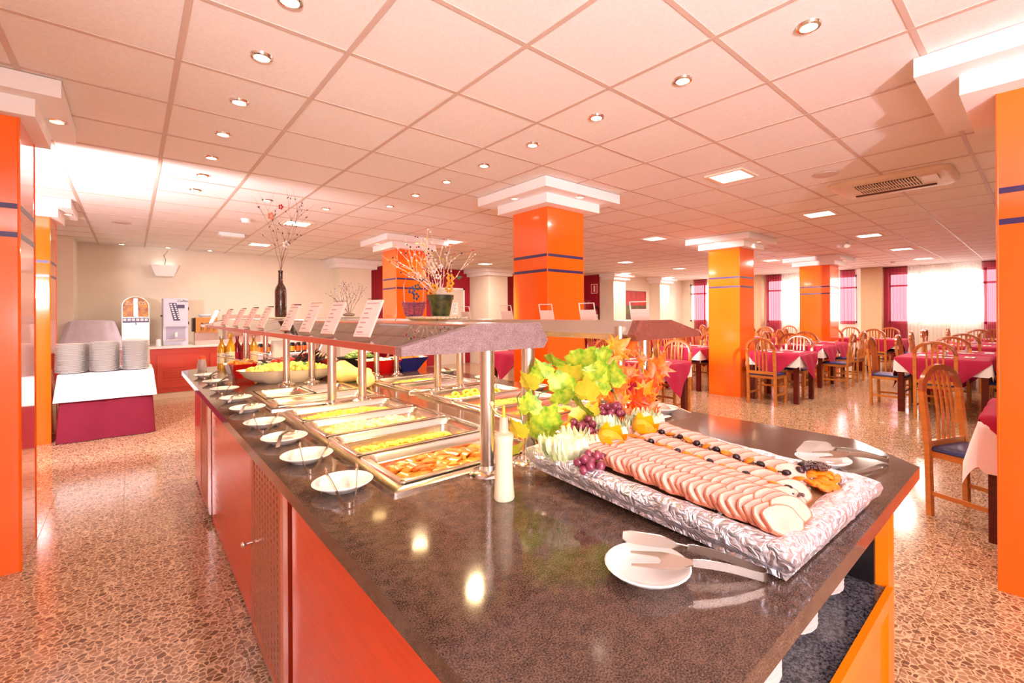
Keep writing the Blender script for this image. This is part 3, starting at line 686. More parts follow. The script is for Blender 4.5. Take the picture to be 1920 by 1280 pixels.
def food(name, label, cx_, cy_, w, d, z, fn, mat, n, kind='stuff', cat='food', base=None):
    b = MB()
    for _ in range(n):
        x, y = random.uniform(-w / 2, w / 2), random.uniform(-d / 2, d / 2)
        fn(b, x, y)
    t = b.build(name, mat, loc=(cx_, cy_, z), ang=60)
    tag(t, label, cat, kind=kind)
    if base:
        q = MB().loops([rr(w + .05, d + .045, .02, 3, z=-.012), rr(w + .06, d + .055, .02, 3, z=.002)], True, True).build('sauce', base, t)
    return t
def hmp(x, y, w, d, h): return h * max(0, 1 - (abs(x) / (w / 2)) ** 2.5) * max(0, 1 - (abs(y) / (d / 2)) ** 2.5)
FZ = ZT - .035
PY = [1.235, 1.535, 1.835, 2.135]
XA, XB = .757, 1.448
pan(XA, PY[0], PANW, .285, 'steel pan of orange stewed meat slices, nearest in the left warmer')
pan(XA, PY[1], PANW, .285, 'steel pan of topped fish fillets, second from the front at left')
pan(XA, PY[2], PANW, .285, 'steel pan of cauliflower, third from the front at left')
pan(XA, PY[3], PANW, .285, 'steel pan of pasta tubes, fourth from the front at left')
# stew: folded meat slices
def slicefn(b, x, y):
    a = random.uniform(-.6, .6); r = random.uniform(.018, .03); z = hmp(x, y, .42, .2, .028) + random.uniform(-.004, .006)
    pts = [(x + math.cos(a) * r * math.cos(t_) , y + math.sin(a) * r * math.cos(t_) + .004 * math.sin(3 * t_), z + r * .6 * math.sin(t_)) for t_ in [PI * k / 5 for k in range(6)]]
    b.tube(pts, .004, flat=(random.uniform(.025, .045), .005))
mStew = M('stewed_meat', (176, 78, 18), .3, c2=(220, 132, 46), scale=30, coat=.3)
mSauceO = M('orange_sauce', (204, 104, 20), .2, c2=(226, 140, 40), scale=30, bump=.3, bscale=60)
food('stewed_meat', 'folded slices of stewed meat in orange sauce', XA, PY[0], .37, .17, FZ, slicefn, mStew, 170, base=mSauceO)
# fish fillets with yellow topping
mFish = M('topped_fish', (196, 120, 44), .35, c2=(226, 160, 70), scale=40)
mTop = M('herb_topping', (244, 214, 92), .5, c2=(232, 190, 66), scale=60, bump=.6, bscale=160)
def fillet(label, x, y, a, z):
    t = thing('fish_fillet', label, 'food', (x, y, z), a, 'topped fish fillets')
    MB().lathe([(.0, 0), (.04, 0), (.046, .008), (.04, .018), (.0, .02)], n=14, sx=1.25, sy=.72).build('fillet', mFish, t)
    b = MB()
    for _ in range(26):
        q, r = random.uniform(0, 2 * PI), random.uniform(0, .9) ** .5; b.ball((math.cos(q) * r * .042, math.sin(q) * r * .024, .02 + .006 * (1 - r)), random.uniform(.005, .009), 6, 4)
    b.build('topping', mTop, t)
for k in range(6): fillet('yellow topped fish fillet, %s from the left in the front row of its pan' % names[k], XA - .17 + k * .066, PY[1] - .035 + .004 * (k % 2), .3 + .2 * (k % 2), FZ - .012)
for k in range(5): fillet('yellow topped fish fillet, %s from the left in the back row of its pan' % names[k], XA - .14 + k * .072, PY[1] + .05, -.2 + .3 * (k % 2), FZ - .012)
mSauceY = M('yellow_sauce', (236, 190, 66), .2, c2=(244, 210, 110), scale=40, bump=.3, bscale=70)
tag(MB().loops([rr(.40, .2, .02, 3, z=-.02), rr(.41, .21, .02, 3, z=-.004)], True, True).build('fish_sauce', mSauceY, loc=(XA, PY[1], FZ - .01)), 'yellow sauce around the fish fillets', 'sauce', kind='stuff')
def florets(b, x, y):
    z = hmp(x, y, .44, .22, .03)
    for _ in range(5): b.ball((x + random.uniform(-.014, .014), y + random.uniform(-.014, .014), z + random.uniform(0, .01)), random.uniform(.008, .014), 7, 4)
mCaul = M('cauliflower', (240, 232, 160), .5, c2=(226, 212, 120), scale=50, bump=.3, bscale=140)
food('cauliflower', 'pale boiled cauliflower florets in a long steel pan', XA, PY[2], .37, .18, FZ, florets, mCaul, 95, base=mSauceY)
def penne(b, x, y):
    z = hmp(x, y, .44, .24, .03) + random.uniform(0, .006); a = random.uniform(0, PI); dx, dy = math.cos(a) * .016, math.sin(a) * .016; dz = random.uniform(-.006, .006)
    b.cyl((x - dx, y - dy, z - dz), (x + dx, y + dy, z + dz), .005, n=6)
mPenne = M('penne', (240, 206, 70), .35, c2=(214, 190, 60), scale=60)
food('pasta', 'yellow green pasta tubes heaped in a steel pan', XA, PY[3], .38, .19, FZ, penne, mPenne, 430, base=mPenne)
# left far well: one long pan, two half pans
pan(XA, 2.53, PANW, .235, 'long steel pan of pale yellow cream, left side behind the pasta', .05)
mCream = M('pale_cream', (246, 226, 140), .25, c2=(244, 216, 110), scale=20, bump=.2, bscale=30)
tag(MB().loops([rr(.415, .16, .02, 3, z=-.025), rr(.425, .17, .02, 3, z=0)], True, True).build('cream_dish', mCream, loc=(XA, 2.53, FZ + .012)), 'smooth pale yellow cream filling the long pan', 'food', kind='stuff')
pan(XA - .122, 2.83, .235, .30, 'small steel pan of pale soup, left of the two half pans', .05)
pan(XA + .122, 2.83, .235, .30, 'small steel pan of orange soup, right of the two half pans', .05)
tag(MB().loops([rr(.17, .23, .02, 3, z=-.02), rr(.175, .235, .02, 3, z=0)], True, True).build('pale_soup', M('pale_soup', (240, 220, 170), .15), loc=(XA - .122, 2.83, FZ)), 'pale soup in the left half pan', 'food', kind='stuff')
tag(MB().loops([rr(.17, .23, .02, 3, z=-.02), rr(.175, .235, .02, 3, z=0)], True, True).build('orange_soup', M('orange_soup', (236, 150, 30), .15, c2=(244, 176, 60), scale=20), loc=(XA + .122, 2.83, FZ + .006)), 'orange soup in the right half pan', 'food', kind='stuff')
# right wells
RP = ['steel pan of golden fritters at right, behind the near leaves', 'steel pan of browned potatoes on the right side', 'steel pan of green beans on the right side', 'steel pan of fried rings on the right side']
for k in range(4): pan(XB, PY[k], PANW, .285, RP[k])
def chunk(r0, r1, hh=.03, w=.44, d=.24):
    def fn(b, x, y):
        z = hmp(x, y, w, d, hh); b.ball((x, y, z), (random.uniform(r0, r1), random.uniform(r0, r1) * .8, random.uniform(r0, r1) * .7), 7, 5, .12)
    return fn
mGold = M('golden_fry', (238, 166, 46), .35, c2=(214, 120, 30), scale=40)
food('fritters', 'golden fritters heaped in the near right pan', XB, PY[0], .37, .18, FZ, chunk(.014, .022), mGold, 120, base=mSauceO)
food('potatoes', 'small browned potatoes in a right hand pan', XB, PY[1], .37, .18, FZ, chunk(.014, .02), M('potato', (236, 192, 84), .4, c2=(218, 150, 50), scale=40), 110, base=mSauceY)
def bean(b, x, y):
    z = hmp(x, y, .44, .24, .03) + random.uniform(0, .008); a = random.uniform(0, PI); r = .022
    pts = [(x + math.cos(a) * t_ * r - math.sin(a) * .006 * t_ * t_, y + math.sin(a) * t_ * r + math.cos(a) * .006 * t_ * t_, z) for t_ in (-1, -.3, .4, 1)]
    b.tube(pts, .003, 5)
food('green_beans', 'cut green beans heaped in a right hand pan', XB, PY[2], .37, .18, FZ, bean, M('beans', (150, 150, 50), .35, c2=(206, 190, 90), scale=60), 420, base=M('bean_base', (150, 140, 60), .5))
mRing = M('fried_ring', (244, 190, 56), .35, c2=(230, 160, 40), scale=30)
ring_me = MB().loops([[((.02 + .009 * math.cos(2 * PI * q / 8)) * math.cos(2 * PI * k / 16), (.02 + .009 * math.cos(2 * PI * q / 8)) * math.sin(2 * PI * k / 16), .009 * math.sin(2 * PI * q / 8)) for q in range(8)] for k in range(17)]).mesh('fried_ring', mRing)
for k, (x, y, rx, ry) in enumerate([(-.13, -.03, .5, .2), (-.11, .03, 1.0, .3), (-.03, .04, .7, -.3), (.0, -.01, .4, .2), (.03, .05, .9, 0), (.06, .0, .3, -.4), (.1, .04, 1.1, .2), (.14, -.01, .6, .1), (-.06, -.04, .5, 0), (-.16, .02, .2, .2), (.15, .05, .4, .3)]):
    o = put('fried_ring', ring_me, None, (XB + x, PY[3] + y, FZ + .028 + .004 * (k % 3)), (rx, ry, 0)); tag(o, 'golden fried ring in the pan behind the green beans', 'food', 'fried rings in one pan')
food('rice', 'yellow rice under the fried rings', XB, PY[3], .38, .19, FZ - .004, chunk(.006, .01), mRing, 260, base=mRing)
pan(XB, 2.53, PANW, .26, 'steel pan with a few white pieces, far right side', .05)
pan(XB, 2.84, PANW, .28, 'steel pan of yellow gratin, farthest on the right side', .05)
food('white_pieces', 'few pale pieces left in a far right pan', XB, 2.53, .3, .1, FZ, chunk(.01, .016, .01), M('pale_piece', (248, 238, 214), .5), 22)
food('gratin', 'yellow shredded gratin filling the farthest right pan', XB, 2.84, .39, .2, FZ, penne, M('gratin', (244, 204, 40), .4, c2=(232, 170, 30), scale=50), 420, base=M('gratin_b', (240, 196, 50), .4))

# ------------------------------------------------------------------ sneeze-guard canopies
def canopy(side, label):
    s = 1 if side == 'L' else -1; cx_ = 1.107
    def X(x): return x if s == 1 else 2 * cx_ - x
    t = thing('sneeze_guard', label, 'sneeze guard', (X(.70), 2.9, 0))
    def bb(b, name, mat, smooth=False, **k):
        b.v = [(X(x) - X(.70), y - 2.9, z_) for x, y, z_ in b.v]; return b.build(name, mat, t, smooth=smooth, **k)
    prof = [(.450, 1.252), (.450, 1.272), (.664, 1.322), (.868, 1.322), (.900, 1.272), (.884, 1.250)]
    bb(MB().prismy(prof, .955, .985), 'end_panel', mCap if s == 1 else mCapR)
    bb(MB().prismy(prof, 4.955, 4.985), 'end_panel', mCap if s == 1 else mCapR)
    for y0, y1 in ((.985, 2.37), (2.38, 2.93), (2.94, 3.9), (3.91, 4.955)):
        bb(MB().prismy([(.458, 1.262), (.456, 1.270), (.66, 1.318), (.662, 1.310)], y0, y1), 'glass_panel', mGlass)
        bb(MB().box(.449, y0, 1.254, .458, y1, 1.272), 'edge_strip', M('edge_strip', (190, 110, 92), .3, metal=.6))
        bb(MB().prismy([(.655, 1.304), (.655, 1.320), (.866, 1.320), (.866, 1.308)], y0, y1), 'top_plate', mSteel)
        bb(MB().prismy([(.866, 1.308), (.866, 1.320), (.898, 1.272), (.884, 1.251), (.878, 1.251), (.888, 1.274)], y0, y1), 'fascia', mSteel)
        bb(MB().prismy([(.70, 1.304), (.86, 1.304), (.86, 1.296), (.70, 1.296)], y0 + .02, y1 - .02), 'lamp_box', mSteel)
    for y in HEAT: bb(MB().lathe([(0, 0), (.028, 0), (.03, .004)], (.775, y, 1.2925), 16), 'heat_lamp', emis('heat_lamp', (255, 214, 140), 6), smooth=True)
    for y in (1.03, 2.34, 3.22, 4.6):
        for x in (.738, .888):
            p = bb(MB().cyl((x, y, ZT + .012), (x, y, 1.30 if x < .86 else 1.30), .0205, n=20), 'post', mSteel, smooth=True)
            b = MB().lathe([(.05, 0), (.05, .006), (.042, .014), (.024, .018), (.0215, .03)], (x, y, ZT), 24, cap0=True, cap1=False)
            bb(b, 'post_base', mChrome, smooth=True)
    return t
canopy('L', 'left glass and steel sneeze guard canopy with mauve end panel')
canopy('R', 'right glass and steel sneeze guard canopy with reddish end panel')
# menu cards
def card_proto(name, label, loc, rz, tilt, w=.085, h=.125, half=False):
    t = thing(name, label, 'menu card', loc, rz, 'acrylic menu cards on the canopies')
    m = Matrix.Rotation(tilt, 4, 'X')
    MB().box(-w / 2, -.0015, 0, w / 2, .0015, h).xform(m).build('acrylic_holder', mAcr, t, smooth=False)
    p = MB().box(-w / 2 + .004, -.0028, .006, w / 2 - .004, .0028, h * .6 if half else h - .006).xform(m).build('paper', M('card_paper', (244, 214, 204), .7), t, smooth=False)
    if half:
        MB().box(-w / 2, -.003, h - .003, w / 2, .003, h).box(-w / 2, -.003, 0, -w / 2 + .003, .003, h).box(w / 2 - .003, -.003, 0, w / 2, .003, h).xform(m).build('holder_rim', M('rim_plastic', (244, 226, 216), .3), t, smooth=False)
        return t
    b = MB()
    for k in range(6):
        zz = h - .035 - k * .0145; b.box(-w / 2 + .014, -.0034, zz, -w / 2 + .014 + (.03, .022, .034, .026, .02, .03)[k], -.0029, zz + .004)
    b.box(-w / 2 + .012, -.0034, h - .018, w / 2 - .014, -.0029, h - .0145).box(-w / 2 + .008, -.0034, .012, w / 2 - .01, -.0029, .0128)
    b.xform(m).build('printed_lines', M('card_print', (196, 150, 142), .7), p, smooth=False)
    return t
ycs = [1.27, 1.57, 1.83, 2.12, 2.62, 2.98, 3.35, 3.85, 4.5]
cp = None
for k, y in enumerate(ycs):
    lab = '%s menu card from the front along the left canopy glass' % names[k]
    if cp is None: cp = card_proto('menu_card', lab, (.478, y, 1.279), -PI / 2 + .2, -.42)
    else: dup(cp, (.478, y, 1.279), -PI / 2 + .2, lab)
cp2 = None
for k, y in enumerate([1.13, 1.42, 1.70, 2.03, 2.45]):
    lab = '%s menu card from the front along the right canopy' % names[k]
    if cp2 is None:
        cp2 = card_proto('menu_card', lab, (1.60, y, 1.315), PI / 2 + .15, -.25, .085, .085, True)
    else: dup(cp2, (1.60, y, 1.315), PI / 2 + .15, lab)

# ------------------------------------------------------------------ plates with tongs
def oval_plate(label, x, y, a, r=.073, sx=1.0, z=ZT):
    t = thing('small_plate', label, 'plate', (x, y, z), a, 'small plates for serving tongs')
    MB().lathe([(.0, .006), (.035, .006), (.04, 0), (.043, .002), (.05, .008), (.07, .018), (.0735, .022), (.071, .0235), (.05, .013), (.038, .0095), (.0, .0095)], n=28, sx=r / .0735 * sx, sy=r / .0735 / sx, cap0=False, cap1=False).build('plate', mPorc, t)
    return t
def tongs(label, x, y, z, a, L=.17, spread=.045, w=.014, blade=False, tilt=0.06, mat=None):
    # U bend at the origin, arms run along +x of the tongs; edge-on strips standing on the surface
    t = thing('serving_tongs', label, 'tongs', (x, y, z), a, None)
    mat = mat or mSteel
    rb = .011
    bend = [(-rb * math.cos(q) * 1.0, rb * math.sin(q) * 1.0) for q in [(-PI / 2 + PI * k / 8) * 1.0 for k in range(9)]]
    def path(side):
        pts = []
        n = 9
        for k in range(n):
            u = k / (n - 1); pts.append((u * L, side * (rb + (spread / 2 - rb) * u ** .8), w / 2 + tilt * u * L + .004 * math.sin(PI * u)))
        return pts
    up = path(1); dn = path(-1)
    ub = [(-rb * math.cos(q), rb * math.sin(q), w / 2) for q in [-PI / 2 + PI * k / 8 for k in range(9)]]
    full = list(reversed(dn)) + ub[1:-1] + up
    L_ = []
    P_ = [Vector(p) for p in full]
    for i, p in enumerate(P_):
        tt = (P_[min(i + 1, len(P_) - 1)] - P_[max(i - 1, 0)]).normalized(); nrm = Vector((-tt.y, tt.x, 0)).normalized() * .0007
        hw = w / 2 * (0.7 if 0 < i < len(P_) - 1 else .6)
        L_.append([p + nrm + Vector((0, 0, hw)), p - nrm + Vector((0, 0, hw)), p - nrm - Vector((0, 0, hw)), p + nrm - Vector((0, 0, hw))])
    MB().loops(L_, True, True).build('arms', mat, t)
    e1, e2 = Vector(dn[-1]), Vector(up[-1])
    if blade:  # flat spatula and two-prong fork
        q = MB(); s = .085
        poly = [(0, -.008), (.02, -.012), (.035, -.036), (.05, -.042), (.105, -.038), (.112, -.03), (.112, .028), (.1, .036), (.05, .038), (.035, .03), (.02, .012), (0, .008)]
        q.prismz(poly, -.0008, .0008); q.xform(Matrix.Translation(e1) @ Matrix.Rotation(.75, 4, 'X') @ Matrix.Rotation(-.1, 4, 'Y')); q.build('spatula', mat, t)
        poly = [(0, -.006), (.03, -.017), (.05, -.02), (.1, -.017), (.1, -.013), (.055, -.008), (.05, 0), (.055, .008), (.1, .013), (.1, .017), (.05, .02), (.03, .017), (0, .006)]
        q = MB(); q.prismz(poly, -.0008, .0008); q.xform(Matrix.Translation(e2) @ Matrix.Rotation(-.2, 4, 'X')); q.build('fork', mat, t)
    else:
        for e in (e1, e2):
            MB().ball((e.x + .014, e.y, e.z), (.02, .004, .011), 10, 6).build('tip', mat, t)
    return t
PLs = [(.404, 1.20), (.400, 1.505), (.400, 1.78), (.398, 2.09), (.402, 2.47), (.405, 2.81), (.407, 3.21), (.410, 3.62), (.40, 4.05)]
for k, (x, y) in enumerate(PLs):
    oval_plate('%s small white plate from the front along the left counter edge' % names[k], x, y, 0, .074)
    if k in (2, 4, 5):   # ladle spoon
        t = thing('serving_spoon', 'steel serving spoon on the %s small plate from the front' % names[k], 'spoon', (x, y, ZT + .022), 0)
        MB().tube([(.01, .0, .012), (-.02, -.04, .012), (-.045, -.11, -.008)], .004, flat=(.012, .002)).build('handle', mSteel, t)
        MB().ball((.02, .012, .006), (.03, .022, .008), 12, 6).build('bowl', mSteel, t)
    else:
        a = math.atan2(.13, .03 + .02 * math.sin(k))
        tongs('steel tongs leaning on the %s small plate from the front, left edge' % names[k], x - .028 + .004 * (k % 3), y - .125, ZT, a, .15, .075 + .01 * (k % 2), .017, tilt=.2)
# front plate with large tongs and far plate
oval_plate('white saucer at the front of the counter holding large tongs', .655, .452, 0, .072)
tongs('large steel tongs with spatula and fork ends at the very front', .782, .318, ZT + .002, 2.264, .112, .05, .02, True, .2)
oval_plate('white saucer at the far right corner of the counter', 1.515, .437, 0, .072)
tongs('large steel tongs with spatula end on the far right saucer', 1.665, .322, ZT + .002, 2.47, .125, .05, .02, True, .2)
# right side plates with pieces of bread-like cups
for k, (x, y) in enumerate(((1.80, 1.50), (1.80, 2.02), (1.81, 2.55), (1.81, 3.05), (1.80, 1.16))):
    oval_plate('%s saucer along the right counter edge' % ['second', 'third', 'fourth', 'farthest', 'nearest'][k], x, y, 0, .072)
    t = thing('serving_tongs', 'pale serving tongs heaped on the %s right edge saucer' % ['second', 'third', 'fourth', 'farthest', 'nearest'][k], 'tongs', (x, y, ZT + .012))
    MB().prismz([(-.03, -.03), (.035, -.028), (.04, .02), (.0, .034), (-.034, .02)], .012, .0135).xform(Matrix.Rotation(.5, 4, 'X') @ Matrix.Rotation(.3 * (k % 2), 4, 'Y')).build('spatula', mPan, t)
    MB().tube([(.0, -.03, .02), (.03, -.08, .01), (.04, -.12, -.004)], .004, flat=(.014, .002)).build('handle', mSteel, t)

# dressing bottle
t = thing('sauce_bottle', 'tall waisted squeeze bottle of white dressing in front of the sneeze guard post', 'bottle', (.673, .872, ZT))
prof = [(.0, 0), (.0235, 0), (.0255, .004), (.024, .02), (.0215, .06), (.0205, .1), (.0215, .135), (.0235, .15), (.0225, .154)]
MB().lathe(prof + [(.0, .154)], n=28, cap0=False, cap1=False).build('dressing', M('dressing', (248, 232, 198), .35, sub=.3), t)
MB().lathe([(.024, .152), (.023, .157), (.013, .162), (.0115, .166), (.0105, .19), (.0095, .198)], n=24, cap0=False, cap1=False).build('neck', M('frosted_neck', (240, 222, 190), .25, alpha=.6), t)
MB().cyl((0, 0, .192), (0, 0, .225), .0048, .0035).build('spout', M('yellow_spout', (226, 190, 50), .35), t)
MB().tube([(-.004, 0, .2), (-.014, .012, .208), (-.02, .018, .22), (-.021, .019, .226)], .0013, 6).ball((-.021, .02, .229), (.0065, .0065, .006)).build('cap_tether', M('tether', (240, 214, 150), .4), t)
t.scale = (1, 1, 1)

# ------------------------------------------------------------------ foil tray of sliced roast
TR = Matrix.Translation((1.045, .600, .962)) @ Matrix.Rotation(math.radians(-1.5), 4, 'Z') @ Matrix.Rotation(math.radians(2.0), 4, 'X')
def tp(x, y, z=0): return tuple(TR @ Vector((x, y, z)))
tr = thing('foil_tray', 'large foil covered tray of sliced roast raised on bowls at the counter front', 'tray', (1.045, .600, .9))
TW, TD = .505, .685
def crumple(P_, s, seed):
    rnd = random.Random(seed); out = []
    for p in P_: out.append(p)
    return out
def foil_ring():
    b = MB(); N_ = 140
    def rect(t_, w, d):
        per = [(w, 0), (d, 1), (w, 2), (d, 3)]; tot = 2 * (w + d); s = t_ * tot
        if s < w: return (-w / 2 + s, -d / 2)
        s -= w
        if s < d: return (w / 2, -d / 2 + s)
        s -= d
        if s < w: return (w / 2 - s, d / 2)
        s -= w
        return (-w / 2, d / 2 - s)
    prof = [(-.115, -.050), (-.11, -.035), (-.075, -.004), (-.06, .006), (-.035, .012), (-.012, .011), (0, .0), (.0, -.014), (-.018, -.035), (-.05, -.052)]
    prof = [(-.068, -.010), (-.062, .0), (-.05, .007), (-.034, .013), (-.016, .013), (-.004, .008), (.0, -.004), (-.004, -.020), (-.018, -.036), (-.04, -.046)]
    L = []; rnd = random.Random(5)
    from mathutils import noise
    for k in range(N_):
        t_ = k / N_; x, y = rect(t_, 1, 1)
        ring = []
        for q, (o_, z_) in enumerate(prof):
            xx, yy = rect(t_, 1, 1)
            px_, py_ = xx * 2 * (TW / 2 + o_), yy * 2 * (TD / 2 + o_)
            n_ = noise.noise_vector(Vector((px_ * 22, py_ * 22, z_ * 30 + 3))) * .0045 + noise.noise_vector(Vector((px_ * 60, py_ * 60, z_ * 60))) * .002
            ring.append((px_ + n_.x, py_ + n_.y, z_ + n_.z))
        L.append(ring)
    L.append(L[0])
    n = len(prof); vs = [v for l in L for v in l]; fs = []
    for i in range(len(L) - 1):
        for jx in range(n - 1): fs.append((i * n + jx, i * n + jx + 1, (i + 1) * n + jx + 1, (i + 1) * n + jx))
    return b.add(vs, fs)
LT = Matrix.Translation((-1.045, -.600, -.9)) @ TR
foil_ring().xform(LT).build('foil_rim', mFoil, tr, ang=25)
MB().box(-TW / 2 + .03, -TD / 2 + .03, -.030, TW / 2 - .03, TD / 2 - .03, -.012).xform(LT).build('tray_floor', M('tray_board', (176, 132, 92), .3), tr, smooth=False)
MB().box(-TW / 2 + .02, -TD / 2 + .02, -.046, TW / 2 - .02, TD / 2 - .02, -.031).xform(LT).build('foil_underside', mFoil, tr, smooth=False)
for x, y, lab in ((.90, .84, 'small white bowl propping up the foil tray near the dressing bottle'), (1.16, .80, 'small white bowl propping up the foil tray at its far side')):
    tag(MB().lathe([(.0, .004), (.022, .004), (.024, 0), (.028, 0), (.034, .01), (.042, .026), (.0405, .027), (.03, .012), (.0, .008)], n=28, cap0=False, cap1=False).build('prop_bowl', mPorc, loc=(x, y, ZT)), lab, 'bowl')
# roast slices
mMeat = M('roast_pork', (240, 194, 176), .45, c2=(228, 170, 150), scale=26, sub=.1)
mCrust = M('roast_crust', (176, 92, 66), .5, c2=(206, 124, 90), scale=30)
def slice_meshes(seed):
    rnd = random.Random(seed); n = 18; w, h = .043, .029; pts = []
    for k in range(n):
        a = 2 * PI * k / n; r = 1 + rnd.uniform(-.05, .05); ca, sa = math.cos(a), math.sin(a)
        pts.append((w * r * abs(ca) ** .75 * (1 if ca > 0 else -1), h * r * abs(sa) ** .8 * (1 if sa > 0 else -1)))
    inn = [(x * .93, z_ * .92) for x, z_ in pts]; th = .0034
    face = MB().loops([[(x, -th, z_) for x, z_ in inn], [(x, th, z_) for x, z_ in inn]], True, True)
    rim = MB().loops([[(x, -th, z_) for x, z_ in inn], [(x * 1.0, -th * .8, z_ * 1.0) for x, z_ in pts], [(x, th * .8, z_) for x, z_ in pts], [(x, th, z_) for x, z_ in inn]])
    return face.mesh('meat', mMeat), rim.mesh('crust', mCrust)
SM = [slice_meshes(s) for s in range(4)]
def roast(label, x, y, z, rx, rz, k, grp, sc=1.0):
    t = thing('roast_slice', label, 'meat slice', tp(x, y, z), 0, grp); t.rotation_euler = (rx, 0, rz); t.scale = (sc, sc, sc)
    a, b_ = SM[k % 4]; put('meat', a, t); put('crust', b_, t)
for nm, n_, x0, x1, y0, ln, z0, rx, rz, sc in (('first row by the left foil rim', 30, -.150, -.168, .185, .475, .024, -.95, -.30, 1.0), ('second row from the left rim', 29, -.102, -.122, .205, .49, .028, -.95, -.30, 1.0),
        ('third row from the left rim', 26, -.054, -.076, .215, .475, .026, -.95, -.32, 1.0), ('loose middle row among dried fruit', 17, .064, -.006, .225, .47, .018, -.85, -.5, 1.0), ('loose row by the right foil rim', 15, .176, .092, .235, .44, .018, -.85, -.5, 1.0)):
    for k in range(n_):
        u = k / (n_ - 1)
        roast('roast slice, %s from the near end of the %s' % (nth(n_ - k), nm), x0 + (x1 - x0) * u + .004 * math.sin(k * 1.5), y0 - u * ln, z0, rx + random.uniform(-.05, .05), rz + random.uniform(-.06, .06), k, 'roast slices in the ' + nm, sc)
# dried fruit
mApr = M('apricot', (244, 140, 22), .35, c2=(232, 112, 14), scale=60, sub=.1); mPru = M('prune', (26, 12, 18), .3, c2=(52, 20, 28), scale=50)
apr = MB().ball((0, 0, 0), (.0145, .0130, .0055), 12, 6, .06).mesh('dried_apricot', mApr); pru = MB().ball((0, 0, 0), (.0105, .009, .007), 10, 6, .1).mesh('prune', mPru)
def dfruit(me, nm, lab, x, y, z, grp):
    o = put(nm, me, None, tp(x, y, z), (random.uniform(-.5, .5), random.uniform(-.5, .5), random.uniform(0, 6))); tag(o, lab, 'dried fruit', grp)
def fl1(y): return .006 + (y - .2) * .11
def fl2(y): return .122 + (y - .2) * .17
for k in range(16):
    y = .20 - k * .030
    nm = 'apricot' if k % 3 else 'prune'
    dfruit(apr if k % 3 else pru, 'dried_apricot' if k % 3 else 'prune', 'dried %s in the line between the dense and the middle rows' % nm, fl1(y) + random.uniform(-.006, .006), y, .036, 'dried %ss between dense and middle rows' % nm)
    nm = 'apricot' if k % 2 else 'prune'
    dfruit(apr if k % 2 else pru, 'dried_apricot' if k % 2 else 'prune', 'dried %s in the line between the two loose rows' % nm, fl2(y) + random.uniform(-.006, .006), y + .01, .034, 'dried %ss between the loose rows' % nm)
for k in range(34):
    a, r = random.uniform(0, 6.28), random.uniform(.0, 1) ** .5
    dfruit(apr, 'dried_apricot', 'dried apricot in the heap at the right end of the tray', .155 + r * .058 * math.cos(a), -.240 + r * .048 * math.sin(a), .006 + .024 * (1 - r), 'apricots heaped at the tray end')
for k in range(9):
    a, r = random.uniform(0, 6.28), random.uniform(.0, 1) ** .5
    dfruit(pru, 'prune', 'dark prune on the dried fruit heap at the tray end', .15 + r * .05 * math.cos(a), -.228 + r * .03 * math.sin(a), .026 + .010 * (1 - r), 'prunes on the heap')
b = MB()
for k in range(300):
    q = random.random()
    if q < .4: a, r = random.uniform(0, 6.28), random.uniform(.0, 1) ** .5; x, y, z_ = .16 + r * .034 * math.cos(a), -.235 + r * .028 * math.sin(a), .034 + .006 * (1 - r)
    elif q < .7: y = random.uniform(-.28, .22); x, z_ = fl1(y) + random.uniform(-.010, .010), .032
    else: y = random.uniform(-.2, .22); x, z_ = fl2(y) + random.uniform(-.010, .010), .030
    b.ball(tp(x, y, z_), (.0035, .003, .0025), 6, 4)
tag(b.build('raisins', M('raisins', (72, 26, 20), .35)), 'small dark raisins scattered between the roast slices', 'raisins', kind='stuff')

# garnish: carved cabbages, grapes, oranges
mCab = M('cabbage', (236, 240, 206), .45, c2=(196, 214, 130), scale=24)
def cabbage(label, x, y, r, sc=1, z=None):
    t = thing('carved_cabbage', label, 'cabbage', (x, y, (z or .965)), random.uniform(0, 3)); rnd = random.Random(x * 97)
    MB().ball((0, 0, r * .55), (r * .7, r * .7, r * .6), 14, 8).build('heart', mCab, t)
    me = []
    for k in range(3):
        hh = r * (1.1 - .1 * k)
        def lf(u, v, hh=hh):
            a = (u - .5) * 1.3; rad = r * (.62 + .42 * math.sin(v * 2.0)) ; rf = 1 + .10 * v * math.sin(u * 26 + k) * (v > .5)
            return (math.cos(a) * rad * rf, math.sin(a) * rad * rf, v * hh + .012 * v * math.sin(u * 30))
        me.append(MB().grid(lf, 14, 7).mesh('leaf', mCab))
    for k in range(11):
        o = put('leaf', me[k % 3], t, (0, 0, 0), (0, 0, k * 2 * PI / 5.5 + rnd.uniform(-.2, .2)), .8 + .25 * (k % 2))
    b = MB()
    for _ in range(60):
        a, q = rnd.uniform(0, 6.28), rnd.uniform(0, 1); b.tube([(math.cos(a) * r * q * .6, math.sin(a) * r * q * .6, r * .85), (math.cos(a) * r * q * .85, math.sin(a) * r * q * .85, r * (1.25 - .35 * q))], [.003, .0012], flat=(.007, .0012))
    b.build('shredded_top', mCab, t)
    return t
cabbage('white green carved cabbage at the tray corner beside the vine', .845, .835, .060)
cabbage('carved cabbage behind the front grapes, left of the orange', .915, .835, .050)
cabbage('carved cabbage in the middle, right of the cut orange', 1.035, .845, .054)
cabbage('domed cabbage half behind the grapes, farthest back', 1.075, .93, .058, z=.97)
cabbage('pale cabbage behind the right cut orange', 1.235, .86, .054)
mGrape = M('grape', (120, 36, 62), .18, c2=(146, 60, 80), scale=40, coat=.4)
gm = MB().ball((0, 0, 0), (.0115, .0115, .013), 14, 10).mesh('grape', mGrape)
